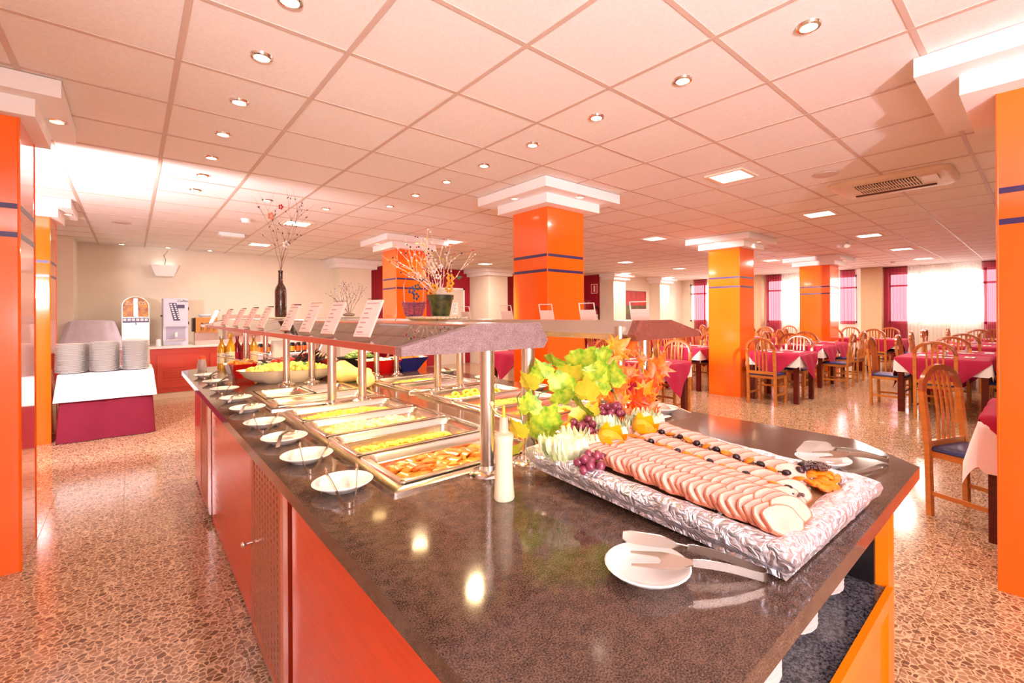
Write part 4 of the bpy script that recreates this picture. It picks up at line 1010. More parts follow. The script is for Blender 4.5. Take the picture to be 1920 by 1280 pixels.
def grapes(label, x, y, z, n, sx, sy):
    t = thing('grape_bunch', label, 'grapes', (x, y, z)); rnd = random.Random(x * 31)
    MB().tube([(0, .03, .02), (0, .01, .024), (.005, -.02, .018)], .002, 6).build('stalk', M('stalk', (150, 130, 60), .6), t)
    pts = []
    for _ in range(4000):
        p = Vector((rnd.uniform(-sx, sx), rnd.uniform(-sy, sy), rnd.uniform(0, .034)))
        if (p.x / sx) ** 2 + (p.y / sy) ** 2 + (p.z / .036) ** 2 > 1: continue
        if all((p - q).length > .0175 for q in pts): pts.append(p)
        if len(pts) >= n: break
    for p in pts: put('grape', gm, t, p, (rnd.uniform(-1, 1), rnd.uniform(-1, 1), 0))
grapes('bunch of red grapes at the front of the garnish by the foil rim', .835, .735, .972, 15, .045, .033)
grapes('bunch of red grapes in the centre of the garnish', .965, .875, 1.01, 20, .042, .045)
grapes('bunch of red grapes at the back beside the maple leaves', 1.145, .92, 1.025, 16, .05, .033)
mPeel = M('orange_peel', (250, 176, 14), .35, bump=.15, bscale=200); mPulp = M('orange_pulp', (252, 190, 60), .3, c2=(246, 160, 30), scale=40)
def cut_orange(label, x, y, z, tilt):
    t = thing('cut_orange', label, 'orange', (x, y, z)); t.rotation_euler = (tilt[0], tilt[1], .3); n = 24; r = .037; L = []
    for i in range(9):
        a = PI * (.04 + .5 * i / 8)
        L.append([(r * math.sin(a) * math.cos(2 * PI * k / n), r * math.sin(a) * math.sin(2 * PI * k / n), -r * math.cos(a) + (.018 * abs(((k * 6 / n) % 1) * 2 - 1) if i == 8 else 0)) for k in range(n)])
    MB().loops(L, True, False).build('peel', mPeel, t)
    L2 = [[(.9 * r * math.sin(a_) * math.cos(2 * PI * k / n), .9 * r * math.sin(a_) * math.sin(2 * PI * k / n), z_) for k in range(n)] for a_, z_ in ((PI / 2, -.001), (PI / 4, .001), (.1, -.004))]
    MB().loops(L2, False, True).build('pulp', mPulp, t)
cut_orange('zigzag cut orange half in the middle of the garnish', .955, .768, 1.018, (.45, -.2))
cut_orange('zigzag cut orange half at the right of the garnish', 1.125, .782, 1.018, (.5, -.15))

# ------------------------------------------------------------------ leaves
def leafmat(name, a, b_): 
    return M(name, a, .4, c2=b_, scale=2.6)
mLg = leafmat('vine_leaf', (104, 158, 24), (206, 214, 66)); mLo = leafmat('maple_leaf', (224, 70, 6), (248, 140, 24)); mLy = leafmat('vine_leaf_yellow', (176, 180, 34), (220, 190, 56))
def leaf_mesh(name, mat, pts, fold=.2, vein=True, seed=0):
    # polygon with centre vertex, folded along mid rib, gentle waviness
    rnd = random.Random(seed); n = len(pts); vs = [(0, .15, 0)]
    for x, y in pts: vs.append((x, y, -fold * abs(x) + .06 * math.sin(x * 5 + seed) + rnd.uniform(-.03, .03)))
    mid = [((x * .5), .15 + (y - .15) * .5, -fold * abs(x) * .5 + .05 + rnd.uniform(-.015, .015)) for x, y in pts]; vs += mid
    fs = []
    for k in range(n):
        j = (k + 1) % n; fs.append((0, n + 1 + k, n + 1 + j)); fs.append((n + 1 + k, k + 1, j + 1, n + 1 + j))
    me = MB().add(vs, fs).mesh(name, mat)
    return me
grape_o = [(0, -.05), (.2, -.2), (.42, -.18), (.5, .0), (.62, .1), (.55, .28), (.6, .42), (.42, .5), (.36, .66), (.2, .7), (.1, .9), (0, 1.05)]
grape_o = grape_o + [(-x, y) for x, y in reversed(grape_o[1:-1])]
maple_h = [(0, -.02), (.12, -.05), (.45, -.3), (.36, -.02), (.8, -.02), (.55, .16), (.95, .42), (.5, .42), (.55, .78), (.25, .58), (.22, .75), (0, 1.15)]
maple_o = maple_h + [(-x, y) for x, y in reversed(maple_h[1:-1])]
GL = [leaf_mesh('leaf', m_, grape_o, .25, seed=s) for s, m_ in enumerate((mLg, mLy, mLg))]
ML = [leaf_mesh('leaf', m_, maple_o, .15, seed=s) for s, m_ in enumerate((mLo, leafmat('maple_leaf_red', (216, 44, 8), (240, 96, 16)), leafmat('maple_leaf_gold', (240, 120, 16), (250, 170, 40))))]
vn = thing('vine_spray', 'artificial green vine spray arching over the tray corner by the bottle', 'plant', (.87, .95, .97))
rnd = random.Random(2)
mStem = M('stem', (70, 110, 40), .5)
def W2(o_, p): return (p[0] - o_[0], p[1] - o_[1], p[2] - o_[2])
VO = (.87, .95, .97)
arc1 = [(.87, .98, .97), (.83, .99, 1.04), (.82, 1.0, 1.11), (.87, .98, 1.17), (.95, .95, 1.20), (1.04, .93, 1.195), (1.1, .9, 1.15), (1.12, .88, 1.08)]
arc2 = [(.88, .98, .97), (.845, .97, 1.05), (.87, .96, 1.12), (.94, .95, 1.13), (.98, .93, 1.09)]
for a_ in (arc1, arc2): MB().tube([W2(VO, p) for p in a_], .0018, 6).build('stem', mStem, vn)
vl = [(.99, .91, 1.06, .07, 0), (.92, .92, 1.13, .075, 0), (1.08, .9, 1.2, .06, 2), (.85, .96, 1.0, .065, 0), (1.05, .9, 1.15, .08, 0), (.95, .92, .99, .05, 1), (.80, .97, 1.01, .055, 1), (.835, .965, 1.075, .06, 0), (.87, .94, 1.03, .075, 0), (.835, .96, 1.14, .055, 1), (.88, .95, 1.165, .06, 0), (.91, .94, 1.2, .055, 0), (.95, .93, 1.15, .075, 1), (.99, .92, 1.19, .085, 0),
      (1.04, .90, 1.18, .085, 2), (1.06, .9, 1.12, .08, 0), (1.0, .9, 1.10, .07, 1), (.93, .93, 1.09, .07, 0), (.97, .9, 1.03, .065, 1), (1.02, .9, 1.02, .07, 1), (.90, .93, .985, .045, 0), (1.09, .88, 1.14, .07, 0), (.80, .98, .96, .06, 1)]
for k, (x, y, z_, s, m_) in enumerate(vl):
    put('leaf', GL[m_], vn, (x - VO[0], y - VO[1], z_ - VO[2]), (1.9 + rnd.uniform(-.5, .5), rnd.uniform(-.6, .6), -.7 + rnd.uniform(-.7, .7)), s * 1.02)
mp_ = thing('maple_spray', 'artificial orange maple leaf spray by the right canopy posts', 'plant', (1.3, .97, .97))
MO = (1.3, .97, .97)
for a_ in ([(1.3, .97, .97), (1.32, 1.0, 1.08), (1.27, 1.02, 1.16), (1.3, 1.03, 1.21)], [(1.32, .97, .97), (1.40, 1.0, 1.07), (1.43, 1.0, 1.13), (1.45, 1.02, 1.2)], [(1.32, .97, .98), (1.42, .97, 1.03), (1.5, 1.0, 1.08), (1.56, 1.02, 1.12)], [(1.3, .95, .98), (1.2, .97, 1.02), (1.13, .98, 1.07)]):
    MB().tube([W2(MO, p) for p in a_], .0018, 6).build('stem', M('stem_yellow', (226, 180, 50), .5), mp_)
ml = [(1.26, 1.0, 1.13, .06, 0), (1.46, .98, 1.09, .07, 0), (1.31, .94, 1.01, .06, 1), (1.22, .95, 1.0, .05, 0), (1.52, 1.0, 1.09, .05, 1), (1.38, .94, 1.01, .06, 0), (1.2, .96, 1.05, .05, 0), (1.28, 1.02, 1.215, .07, 2), (1.38, 1.04, 1.215, .06, 0), (1.22, 1.0, 1.165, .06, 2), (1.44, 1.0, 1.165, .035, 0), (1.50, .99, 1.13, .075, 0), (1.47, .97, 1.05, .08, 1), (1.42, .96, 1.03, .06, 0), (1.33, .98, 1.12, .06, 0), (1.28, .97, 1.08, .055, 0),
      (1.19, .97, 1.09, .06, 2), (1.30, .95, 1.04, .06, 1), (1.24, .94, 1.04, .055, 2), (1.36, .95, 1.06, .06, 2), (1.34, .93, 1.0, .06, 0), (1.26, .93, .99, .05, 2), (1.40, .93, .985, .05, 1), (1.14, .96, 1.07, .06, 2), (1.36, .98, 1.10, .05, 1)]
for k, (x, y, z_, s, m_) in enumerate(ml):
    put('leaf', ML[m_], mp_, (x - MO[0], y - MO[1], z_ - MO[2]), (1.5 + rnd.uniform(-.4, .4), rnd.uniform(-1.2, 1.2), -.75 + rnd.uniform(-.5, .5)), s * .95)

# ------------------------------------------------------------------ ornaments on the canopies
mMat = M('straw_mat', (244, 234, 214), .8, c2=(228, 210, 180), scale=60, bump=.5, bscale=120)
def woven_mat(label, x, y, r, z=1.322, sy=1.0):
    t = thing('straw_mat', label, 'mat', (x, y, z), 0, 'straw mats on the canopies'); 
    n = 30; b = MB().lathe([(0, 0), (r * .9, 0), (r * .9, .006), (0, .006)], n=28, sy=sy); b.build('centre', mMat, t)
    for ph in (0, PI):
        pts = [((r * .95 + .004 * math.cos(k * 1.6 + ph)) * math.cos(2 * PI * k / 90), sy * (r * .95 + .004 * math.cos(k * 1.6 + ph)) * math.sin(2 * PI * k / 90), .0065 + .004 * math.sin(k * 1.6 + ph)) for k in range(91)]
        MB().tube(pts, .0045, 6).build('braid', mMat, t)
woven_mat('round straw mat under the green pot and purple basket', .80, 2.02, .115, sy=.95) if False else None
woven_mat('round braided straw mat under the green flower pot', 1.41, 2.52, .10, sy=3.4)
woven_mat('round braided straw mat under the twig bottle', .80, 3.7, .095, sy=1.5)
woven_mat('round braided straw mat under the beaded twig tree', 1.44, 4.1, .09, sy=1.6)
def twigs(parent, base, n, L, spread, seed, mat, r0=.003, beads=None, lean=(0, 0)):
    rnd = random.Random(seed); ends = []
    for k in range(n):
        a = 2 * PI * k / n + rnd.uniform(-.3, .3); s = spread * rnd.uniform(.35, 1)
        p = Vector(base); d = Vector((math.cos(a) * s + lean[0], math.sin(a) * s + lean[1], 1)).normalized(); pts = [p.copy()]
        for q in range(8):
            d = (d + Vector((rnd.uniform(-.3, .3), rnd.uniform(-.3, .3), rnd.uniform(-.12, .16)))).normalized(); p = p + d * L / 8 * rnd.uniform(.8, 1.1); pts.append(p.copy())
            if q in (2, 4, 5) :
                e = (d + Vector((rnd.uniform(-.9, .9), rnd.uniform(-.9, .9), rnd.uniform(-.2, .4)))).normalized(); p2 = p + e * L * .16; p3 = p2 + (e + Vector((rnd.uniform(-.3, .3), rnd.uniform(-.3, .3), .2))).normalized() * L * .13
                MB().tube([p, p2, p3], [r0 * .6, r0 * .45, r0 * .25], 5).build('twig', mat, parent); ends += [p2, p3]
        MB().tube(pts, [r0 * (1 - .09 * i) for i in range(len(pts))], 6).build('twig', mat, parent); ends += pts[3:]
    return ends
# bottle with twigs
bo = thing('twig_bottle', 'tall dark bottle wrapped in red and green leaves holding thin twigs', 'vase', (.812, 3.7, 1.334))
mBot = M('bottle_collage', (26, 34, 14), .2, c2=(96, 40, 18), scale=60, coat=.5)
MB().lathe([(0, 0), (.036, 0), (.038, .01), (.038, .19), (.034, .215), (.018, .245), (.0145, .27), (.0145, .325), (.016, .33), (.016, .34), (.0, .34)], n=24, cap0=False, cap1=False).build('bottle', mBot, bo)
mTw = M('dark_twig', (150, 110, 96), .6); ends = twigs(bo, (0, 0, .33), 7, .62, .22, 4, mTw, .0016, lean=(-.02, 0))
seedm = M('twig_seed', (70, 44, 30), .5)
lf_ = MB().ball((0, 0, 0), (.003, .003, .010), 6, 5).mesh('twig_leaf', seedm); lf2 = MB().ball((0, 0, 0), (.004, .004, .009), 6, 5).mesh('twig_leaf', M('dark_green_bud', (70, 80, 50), .5))
rnd = random.Random(9)
for k, e_ in enumerate(ends):
    if k % 2 == 0: put('twig_leaf', lf_ if k % 4 else lf2, bo, e_, (rnd.uniform(-1, 1), rnd.uniform(-1, 1), 0))
def flower(parent, p, r, mat, n=5, name='blossom'):
    b = MB()
    for k in range(n):
        a = 2 * PI * k / n; b.ball((p[0] + math.cos(a) * r * .6 * .7, p[1] - math.cos(a) * r * .6 * .7, p[2] + math.sin(a) * r * .6), (r * .3, r * .3, r * .36), 8, 5)
    b.build(name, mat, parent)
flower(bo, (.03, -.02, .53), .03, mWhite); flower(bo, (.0, -.02, .80), .022, M('red_bead', (200, 20, 30), .3)); flower(bo, (-.06, 0, .73), .03, M('peach_flower', (226, 140, 110), .5))
# pot with white twigs
po = thing('flower_pot', 'dark green painted flower pot with white beaded twigs and yellow flowers', 'flower pot', (1.405, 2.44, 1.336))
mPot = M('green_pot', (28, 46, 34), .25, c2=(84, 84, 34), scale=22)
MB().lathe([(0, 0), (.052, 0), (.072, .10), (.076, .102), (.080, .128), (.077, .130), (.072, .105), (0, .105)], n=28, cap0=False, cap1=False).build('pot', mPot, po)
mWt = M('white_twig', (240, 222, 206), .6); ends = twigs(po, (-.01, 0, .115), 17, .40, 1.35, 6, mWt, .0029, lean=(-.28, .26))
bm_ = [MB().ball((0, 0, 0), r_, 8, 5).mesh('bead', m_) for r_, m_ in ((.0055, M('pearl', (246, 236, 214), .3)), (.005, M('red_bead', (200, 20, 30), .3)), (.0045, M('yellow_bead', (244, 200, 70), .4)), (.0055, M('navy_bead', (40, 44, 84), .3)))]
for k, e_ in enumerate(ends): put('bead', bm_[(0, 2, 0, 1, 2, 0, 3)[k % 7]], po, e_)
mYf = M('yellow_petal', (240, 166, 20), .5)
for p in ((.05, -.03, .20), (.055, -.02, .235), (-.05, -.01, .17), (-.06, .01, .14), (.035, -.04, .17)): flower(po, p, .028, mYf, 6)
flower(po, (-.03, -.02, .24), .02, mWhite); flower(po, (-.05, -.01, .28), .024, mWhite); flower(po, (-.01, -.02, .3), .018, mWhite)
put('leaf', leaf_mesh('leaf', M('green_leaf', (60, 110, 60), .5), [(0, 0), (.25, .4), (0, 1), (-.25, .4)], seed=3), po, (.09, -.04, .23), (1.4, 1.2, 0), .05)
# purple basket
ba = thing('flower_basket', 'small purple woven basket with tall handle and a blue flower', 'basket', (1.37, 2.72, 1.336))
mBas = M('purple_wicker', (104, 44, 110), .5, c2=(150, 80, 110), scale=60)
MB().lathe([(0, 0), (.05, 0), (.054, .01), (0, .01)], n=20).build('base', mBas, ba)
for q in range(8):
    z_ = .012 + q * .0105; r_ = .053 + q * .0028
    MB().tube([((r_ + .003 * (1 if (k + q) % 2 else -1)) * math.cos(2 * PI * k / 24), (r_ + .003 * (1 if (k + q) % 2 else -1)) * math.sin(2 * PI * k / 24), z_) for k in range(25)], .0038, 6).build('weave', mBas, ba)
for k in range(24):
    if k % 2 == 0: MB().cyl((.053 * math.cos(2 * PI * k / 24), .053 * math.sin(2 * PI * k / 24), .005), (.076 * math.cos(2 * PI * k / 24), .076 * math.sin(2 * PI * k / 24), .098), .002, n=6).build('stake', mBas, ba)
MB().tube([(-.065, 0, .08), (-.07, 0, .2), (-.045, 0, .27), (0, 0, .29), (.045, 0, .27), (.07, 0, .2), (.065, 0, .08)], .003, 6).build('handle', M('handle_pale', (226, 180, 190), .5), ba)
MB().cyl((0, 0, .01), (0, 0, .17), .002).build('stem', mStem, ba)
flower(ba, (-.02, -.01, .17), .03, M('blue_petal', (60, 80, 150), .5)); flower(ba, (.02, -.01, .19), .025, M('teal_petal', (50, 90, 90), .5)); flower(ba, (.01, -.01, .13), .028, M('slate_petal', (70, 80, 110), .5))
# beaded wire tree
bt = thing('bead_tree', 'small wire tree with tiny beads on a stone base on the far canopy', 'ornament', (1.44, 4.1, 1.336))
MB().ball((0, 0, .015), (.055, .04, .018), 12, 6).build('stone', M('grey_stone', (170, 150, 140), .6), bt)
ends = twigs(bt, (0, 0, .02), 9, .30, .9, 11, M('wire', (112, 80, 68), .5), .0016)
for k, e_ in enumerate(ends): put('bead', bm_[(3, 3, 1, 3)[k % 4]], bt, e_, sc=.6)

# ------------------------------------------------------------------ far end of the buffet: bowls, bottles
def bottle(name, label, x, y, z, h, r, mat, capm, grp=None, lab=None):
    t = thing(name, label, 'bottle', (x, y, z), 0, grp)
    MB().lathe([(0, 0), (r, 0), (r, h * .6), (r * .9, h * .68), (r * .38, h * .8), (r * .36, h * .93), (0, h * .93)], n=16, cap0=False, cap1=False).build('body', mat, t)
    MB().cyl((0, 0, h * .9), (0, 0, h), r * .45).build('cap', capm, t)
    MB().lathe([(r + .0008, h * .15), (r + .0008, h * .48)], n=16, cap0=False, cap1=False).build('label', lab or M('oil_label', (240, 226, 190), .6), t)
mOil = M('golden_oil', (216, 160, 20), .08, coat=.5); mVin = M('red_vinegar', (150, 24, 28), .08, coat=.5)
yc = M('yellow_cap', (240, 190, 30), .4)
bottle('oil_bottle', 'leftmost golden oil bottle with pale label at the far left of buffet', .575, 4.70, ZT, .27, .032, mOil, mClear)
bottle('oil_bottle', 'golden oil bottle with yellow cap beside the leftmost one', .635, 4.66, ZT, .29, .032, mOil, yc)
bottle('oil_bottle', 'red vinegar bottle left of the one with yellow cap', .695, 4.74, ZT, .27, .032, mVin, mVin, lab=M('red_label', (190, 30, 60), .5))
bottle('oil_bottle', 'red labelled bottle with yellow cap in the oil group', .745, 4.66, ZT, .29, .032, mVin, yc, lab=M('red_label', (190, 30, 60), .5))
bottle('oil_bottle', 'rightmost golden oil bottle next to the post', .82, 4.73, ZT, .27, .032, mOil, mClear)
t = thing('salt_shaker', 'small glass shaker with orange lid at the far left corner of buffet', 'shaker', (.43, 4.62, ZT))
MB().lathe([(0, 0), (.03, 0), (.034, .03), (.026, .09), (0, .09)], n=16, cap0=False, cap1=False).build('glass', M('shaker_glass', (206, 196, 190), .1, alpha=.7), t); MB().cyl((0, 0, .088), (0, 0, .115), .026).build('lid', M('orange_lid', (232, 96, 40), .4), t)
def oval(name, label, x, y, a, sx, sy, h, mat, cat='bowl', z=ZT, sq=None, inner=None, content=None):
    t = thing(name, label, cat, (x, y, z), a)
    if sq is None:
        MB().lathe([(0, .0), (.62, .0), (.86, .45 * h), (1.0, h), (1.03, h * 1.02), (.98, h * .98), (.84, .5 * h), (.6, .08 * h), (0, .08 * h)], n=32, sx=sx, sy=sy, cap0=False, cap1=False).build('dish', mat, t)
    else:
        k = sq; L = [rr(2 * sx * k, 2 * sy * k, .01, 2, z=0), rr(2 * sx, 2 * sy, .012, 2, z=h), rr(2 * sx - .012, 2 * sy - .012, .012, 2, z=h), rr(2 * sx * k - .012, 2 * sy * k - .012, .01, 2, z=.008)]
        MB().loops(L, True, True).build('dish', mat, t)
        if inner: MB().loops([rr(2 * sx - .013, 2 * sy - .013, .012, 2, z=h * .999), rr(2 * sx * k + .01, 2 * sy * k + .01, .01, 2, z=h * .4)], False, True).build('lining', inner, t)
    return t
def pile(name, label, x, y, z, w, d, h, fn_r, mat, n, a=0, cat='food'):
    b = MB()
    for _ in range(n):
        q, r_ = random.uniform(0, 6.28), random.uniform(0, 1) ** .5; px_, py_ = math.cos(q) * r_ * w, math.sin(q) * r_ * d
        b.ball((px_, py_, h * (1 - r_ ** 2)), tuple(random.uniform(*fn_r) for _ in range(3)), 7, 4)
    o = b.build(name, mat, loc=(x, y, z), rot=(0, 0, a)); tag(o, label, cat, kind='stuff'); return o
oval('serving_dish', 'large oval cream dish of potato salad left of the posts', .80, 3.42, -.35, .30, .155, .085, M('cream_ceramic', (244, 226, 196), .25))
pile('potato_salad', 'creamy potato salad with herbs in the oval dish', .80, 3.42, ZT + .07, .26, .125, .04, (.014, .028), M('potato_salad', (246, 230, 130), .4, c2=(238, 214, 90), scale=20), 150, -.35)
g_ = leaf_mesh('herb_leaf', M('herb_green', (60, 120, 30), .5), [(0, 0), (.3, .3), (.2, .8), (0, 1), (-.2, .8), (-.3, .3)], seed=8)
for k in range(9): o = put('herb_leaf', g_, None, (.66 + k * .035, 3.44 - k * .012 + random.uniform(-.06, .06), ZT + .112), (.3, .2, k), .045); tag(o, 'green herb leaf garnish on the potato salad', 'herb', 'herb leaves on the potato salad')
oval('square_bowl', 'small red square bowl of chopped salad at the far left', .60, 3.86, .1, .075, .075, .1, M('red_ceramic', (200, 16, 14), .2), sq=.7)
pile('chopped_salad', 'chopped orange salad in the red square bowl', .60, 3.86, ZT + .09, .06, .06, .015, (.006, .011), mGold, 60)
for k, (x, y, lab) in enumerate(((.66, 4.25, 'white rectangular salad dish beside the oil bottles'), (.95, 4.2, 'white rectangular salad dish behind the oval dish'))):
    oval('salad_dish', lab, x, y, -.1, .13, .09, .07, mPorc, sq=.8)
    pile('mixed_salad', 'orange and yellow salad in the %s rectangular dish' % ('left' if k == 0 else 'right'), x, y, ZT + .06, .1, .065, .03, (.01, .02), (mGold, M('tomato', (220, 50, 20), .3))[k], 60)
oval('dark_tray', 'dark rectangular tray behind the white salad dishes', .98, 4.48, 0, .2, .12, .05, M('dark_tray', (52, 46, 36), .3), 'tray', sq=.9)
for k, (x, y, a) in enumerate(((.60, 4.10, -.5), (.83, 4.10, -.55))):
    t = thing('long_tongs', 'long patterned salad tongs on the %s white dish' % ('left' if k == 0 else 'right'), 'tongs', (x, y, ZT + .09), a)
    for s_ in (-1, 1): MB().tube([(-.16, 0, .055), (-.02, .012 * s_, .025), (.12, .022 * s_, -.005)], .006, flat=(.016, .003)).build('arm', mChrome, t)
    MB().box(-.11, -.012, .034, -.03, .012, .046).xform(Matrix.Rotation(.2, 4, 'Y')).build('patterned_grip', M('patterned', (240, 236, 240), .4, c2=(60, 60, 90), scale=90), t, smooth=False)
# dried chilies
mCh = M('dark_chili', (66, 22, 34), .4, c2=(40, 16, 26), scale=20); mChR = M('red_chili', (176, 22, 18), .35, c2=(110, 20, 20), scale=20)
b1 = MB(); b2 = MB()
for k in range(420):
    x, y = random.uniform(-.17, .17), random.uniform(-.10, .10); a = random.gauss(-.6, .5); tz = random.uniform(-.1, .9)
    d_ = Vector((math.cos(a) * math.cos(tz), math.sin(a) * math.cos(tz) * .4, abs(math.sin(tz)))); p = Vector((x, y, .02 + random.uniform(0, .14) * (1 - abs(x) / .22)))
    (b1 if (x < .07 or random.random() < .25) else b2).tube([p, p + d_ * .04, p + d_ * .075 + Vector((0, 0, .008))], [.006, .005, .001], 5)
tag(b1.build('dried_chilies', mCh, loc=(.98, 3.70, ZT)), 'heap of dark purple dried chilies among the posts', 'chilies', kind='stuff')
tag(b2.build('red_chilies', mChR, loc=(.99, 3.66, ZT)), 'bright red dried chilies beside the squash', 'chilies', kind='stuff')
# squashes
mSq = M('butternut', (244, 220, 140), .4, c2=(236, 206, 120), scale=6)
def squash(label, x, y, z, a, L, r0, r1):
    t = thing('butternut_squash', label, 'squash', (x, y, z), a); n = 22
    prof = [(.0, -.0), (.35, .01), (.8, .06), (1, .17), (1, .30), (.82, .44), (.62, .58), (.56, .75), (.57, .9), (.4, .985), (.0, 1.0)]
    Lp = [[(u * L - L / 2, math.cos(2 * PI * k / n) * r * r0, r0 + math.sin(2 * PI * k / n) * r * r0 * .97 - (r0 * (1 - max(r, .56)) * .8 if u > .3 else 0)) for k in range(n)] for r, u in prof]
    MB().loops(Lp, True, True).build('body', mSq, t); MB().cyl((L / 2 - .004, 0, r0 * .72), (L / 2 + .015, 0, r0 * .72), .008, .006).build('stem', M('squash_stem', (170, 130, 70), .7), t)
squash('large butternut squash lying among the posts', 1.10, 3.06, ZT + .002, -.33, .24, .074, .05) 
squash('butternut squash with its round end facing the viewer', 1.085, 2.80, ZT + .002, 1.2, .22, .052, .045)
t = thing('white_pumpkin', 'pale round pumpkin behind the chilies', 'pumpkin', (1.13, 3.95, ZT)); n = 36
MB().loops([[((.09 + .006 * math.cos(8 * 2 * PI * k / n)) * math.sin(a) * math.cos(2 * PI * k / n), (.09 + .006 * math.cos(8 * 2 * PI * k / n)) * math.sin(a) * math.sin(2 * PI * k / n), .07 - .07 * math.cos(a)) for k in range(n)] for a in [.1 + (PI - .2) * q / 9 for q in range(10)]], True, True).build('body', M('white_pumpkin', (240, 220, 180), .4), t)
MB().cyl((0, 0, .13), (0.01, 0, .165), .01, .007).build('stem', M('squash_stem', (170, 130, 70), .7), t)
# right far bowls
oval('square_bowl', 'red flared bowl with white lining behind the squash', 1.40, 3.36, -.1, .15, .11, .11, M('red_ceramic', (200, 16, 14), .2), sq=.45, inner=mPorc)
oval('square_bowl', 'blue flared bowl of orange salad at the far right side', 1.66, 3.40, -.1, .135, .11, .11, M('blue_ceramic', (40, 48, 130), .2), sq=.45, inner=mPorc)
pile('fruit_salad', 'orange and yellow salad in the blue bowl', 1.66, 3.40, ZT + .085, .1, .075, .03, (.01, .02), mGold, 70)
pile('white_salad', 'pale creamy salad in the red flared bowl', 1.40, 3.36, ZT + .085, .11, .08, .025, (.01, .018), M('pale_piece', (248, 238, 214), .5), 70)
oval('black_bowl', 'black bowl of green lettuce behind the red bowl', 1.42, 3.82, 0, .15, .11, .10, mBlack, sq=.6)
pile('lettuce', 'green lettuce in the black bowl', 1.42, 3.82, ZT + .09, .11, .08, .04, (.014, .026), M('lettuce', (170, 200, 100), .5, c2=(120, 170, 60), scale=30), 60)
oval('black_bowl', 'black bowl of sliced carrot nearest the posts at the far end', 1.16, 4.25, 0, .13, .1, .10, mBlack, sq=.6)
pile('carrot', 'sliced carrot in the black bowl', 1.16, 4.25, ZT + .085, .1, .07, .03, (.012, .02), M('carrot', (226, 96, 40), .4), 40)
oval('square_bowl', 'dark red flared bowl far behind the blue bowl', 1.68, 3.85, 0, .13, .1, .12, M('maroon_ceramic', (150, 14, 40), .25), sq=.5)
for k, (x, y) in enumerate(((1.30, 3.42), (1.46, 3.36), (1.62, 3.42), (1.2, 4.2), (1.72, 3.4))):
    t = thing('serving_spoon', 'upright steel serving handle in the %s' % ['red bowl, left', 'red bowl, right', 'blue bowl, left', 'carrot bowl', 'blue bowl, right'][k], 'spoon', (x, y, ZT + .1))
    MB().tube([(0, 0, 0), (.04, .02, .07), (.075, .03, .14)], .005, flat=(.02, .003)).build('handle', mChrome, t); MB().ball((-.01, 0, -.005), (.022, .018, .008), 10, 5).build('bowl', mChrome, t)
# green crate with jars at the far end behind
t = thing('crate_table', 'green box side table with a white cloth beyond the buffet end', 'side table', (1.22, 5.5, 0))
MB().box(-.3, -.2, 0, .3, .2, .93).build('box', M('dark_green', (52, 66, 44), .5), t, smooth=False)
MB().loops([rr(.64, .44, .02, 3, z=.90), rr(.63, .43, .02, 3, z=.945), rr(.60, .40, .02, 3, z=.95)], False, True).build('cloth', mClothW, t)
JC = [('orange', (236, 110, 20)), ('mustard', (220, 170, 30)), ('white', (220, 214, 220)), ('orange', (236, 110, 20)), ('yellow', (236, 180, 20)), ('orange', (236, 96, 20)), ('orange', (240, 110, 30))]
for k, (nm, cl) in enumerate(JC):
    x = 1.0 + k * .06 + (.06 if k > 2 else 0)
    t = thing('sauce_jar', '%s labelled sauce jar, %s from the left on the green box' % (nm, names[k]), 'jar', (x, 5.42, .951), 0)
    MB().lathe([(0, 0), (.026, 0), (.026, .075), (.018, .09), (0, .09)], n=14, cap0=False, cap1=False).build('jar', mBlack, t); MB().cyl((0, 0, .088), (0, 0, .105), .02).build('lid', mBlack, t)
    MB().lathe([(.0268, .012), (.0268, .068)], n=14, cap0=False, cap1=False).build('label', M('jar_' + nm, cl, .5), t)
tag(MB().prismx([(-.01, 0), (.01, 0), (.05, .22), (.03, .22)], -.05, .05).build('folded_card', mPaper, loc=(1.0, 4.66, ZT)), 'white folded card standing at the far end of buffet', 'card')

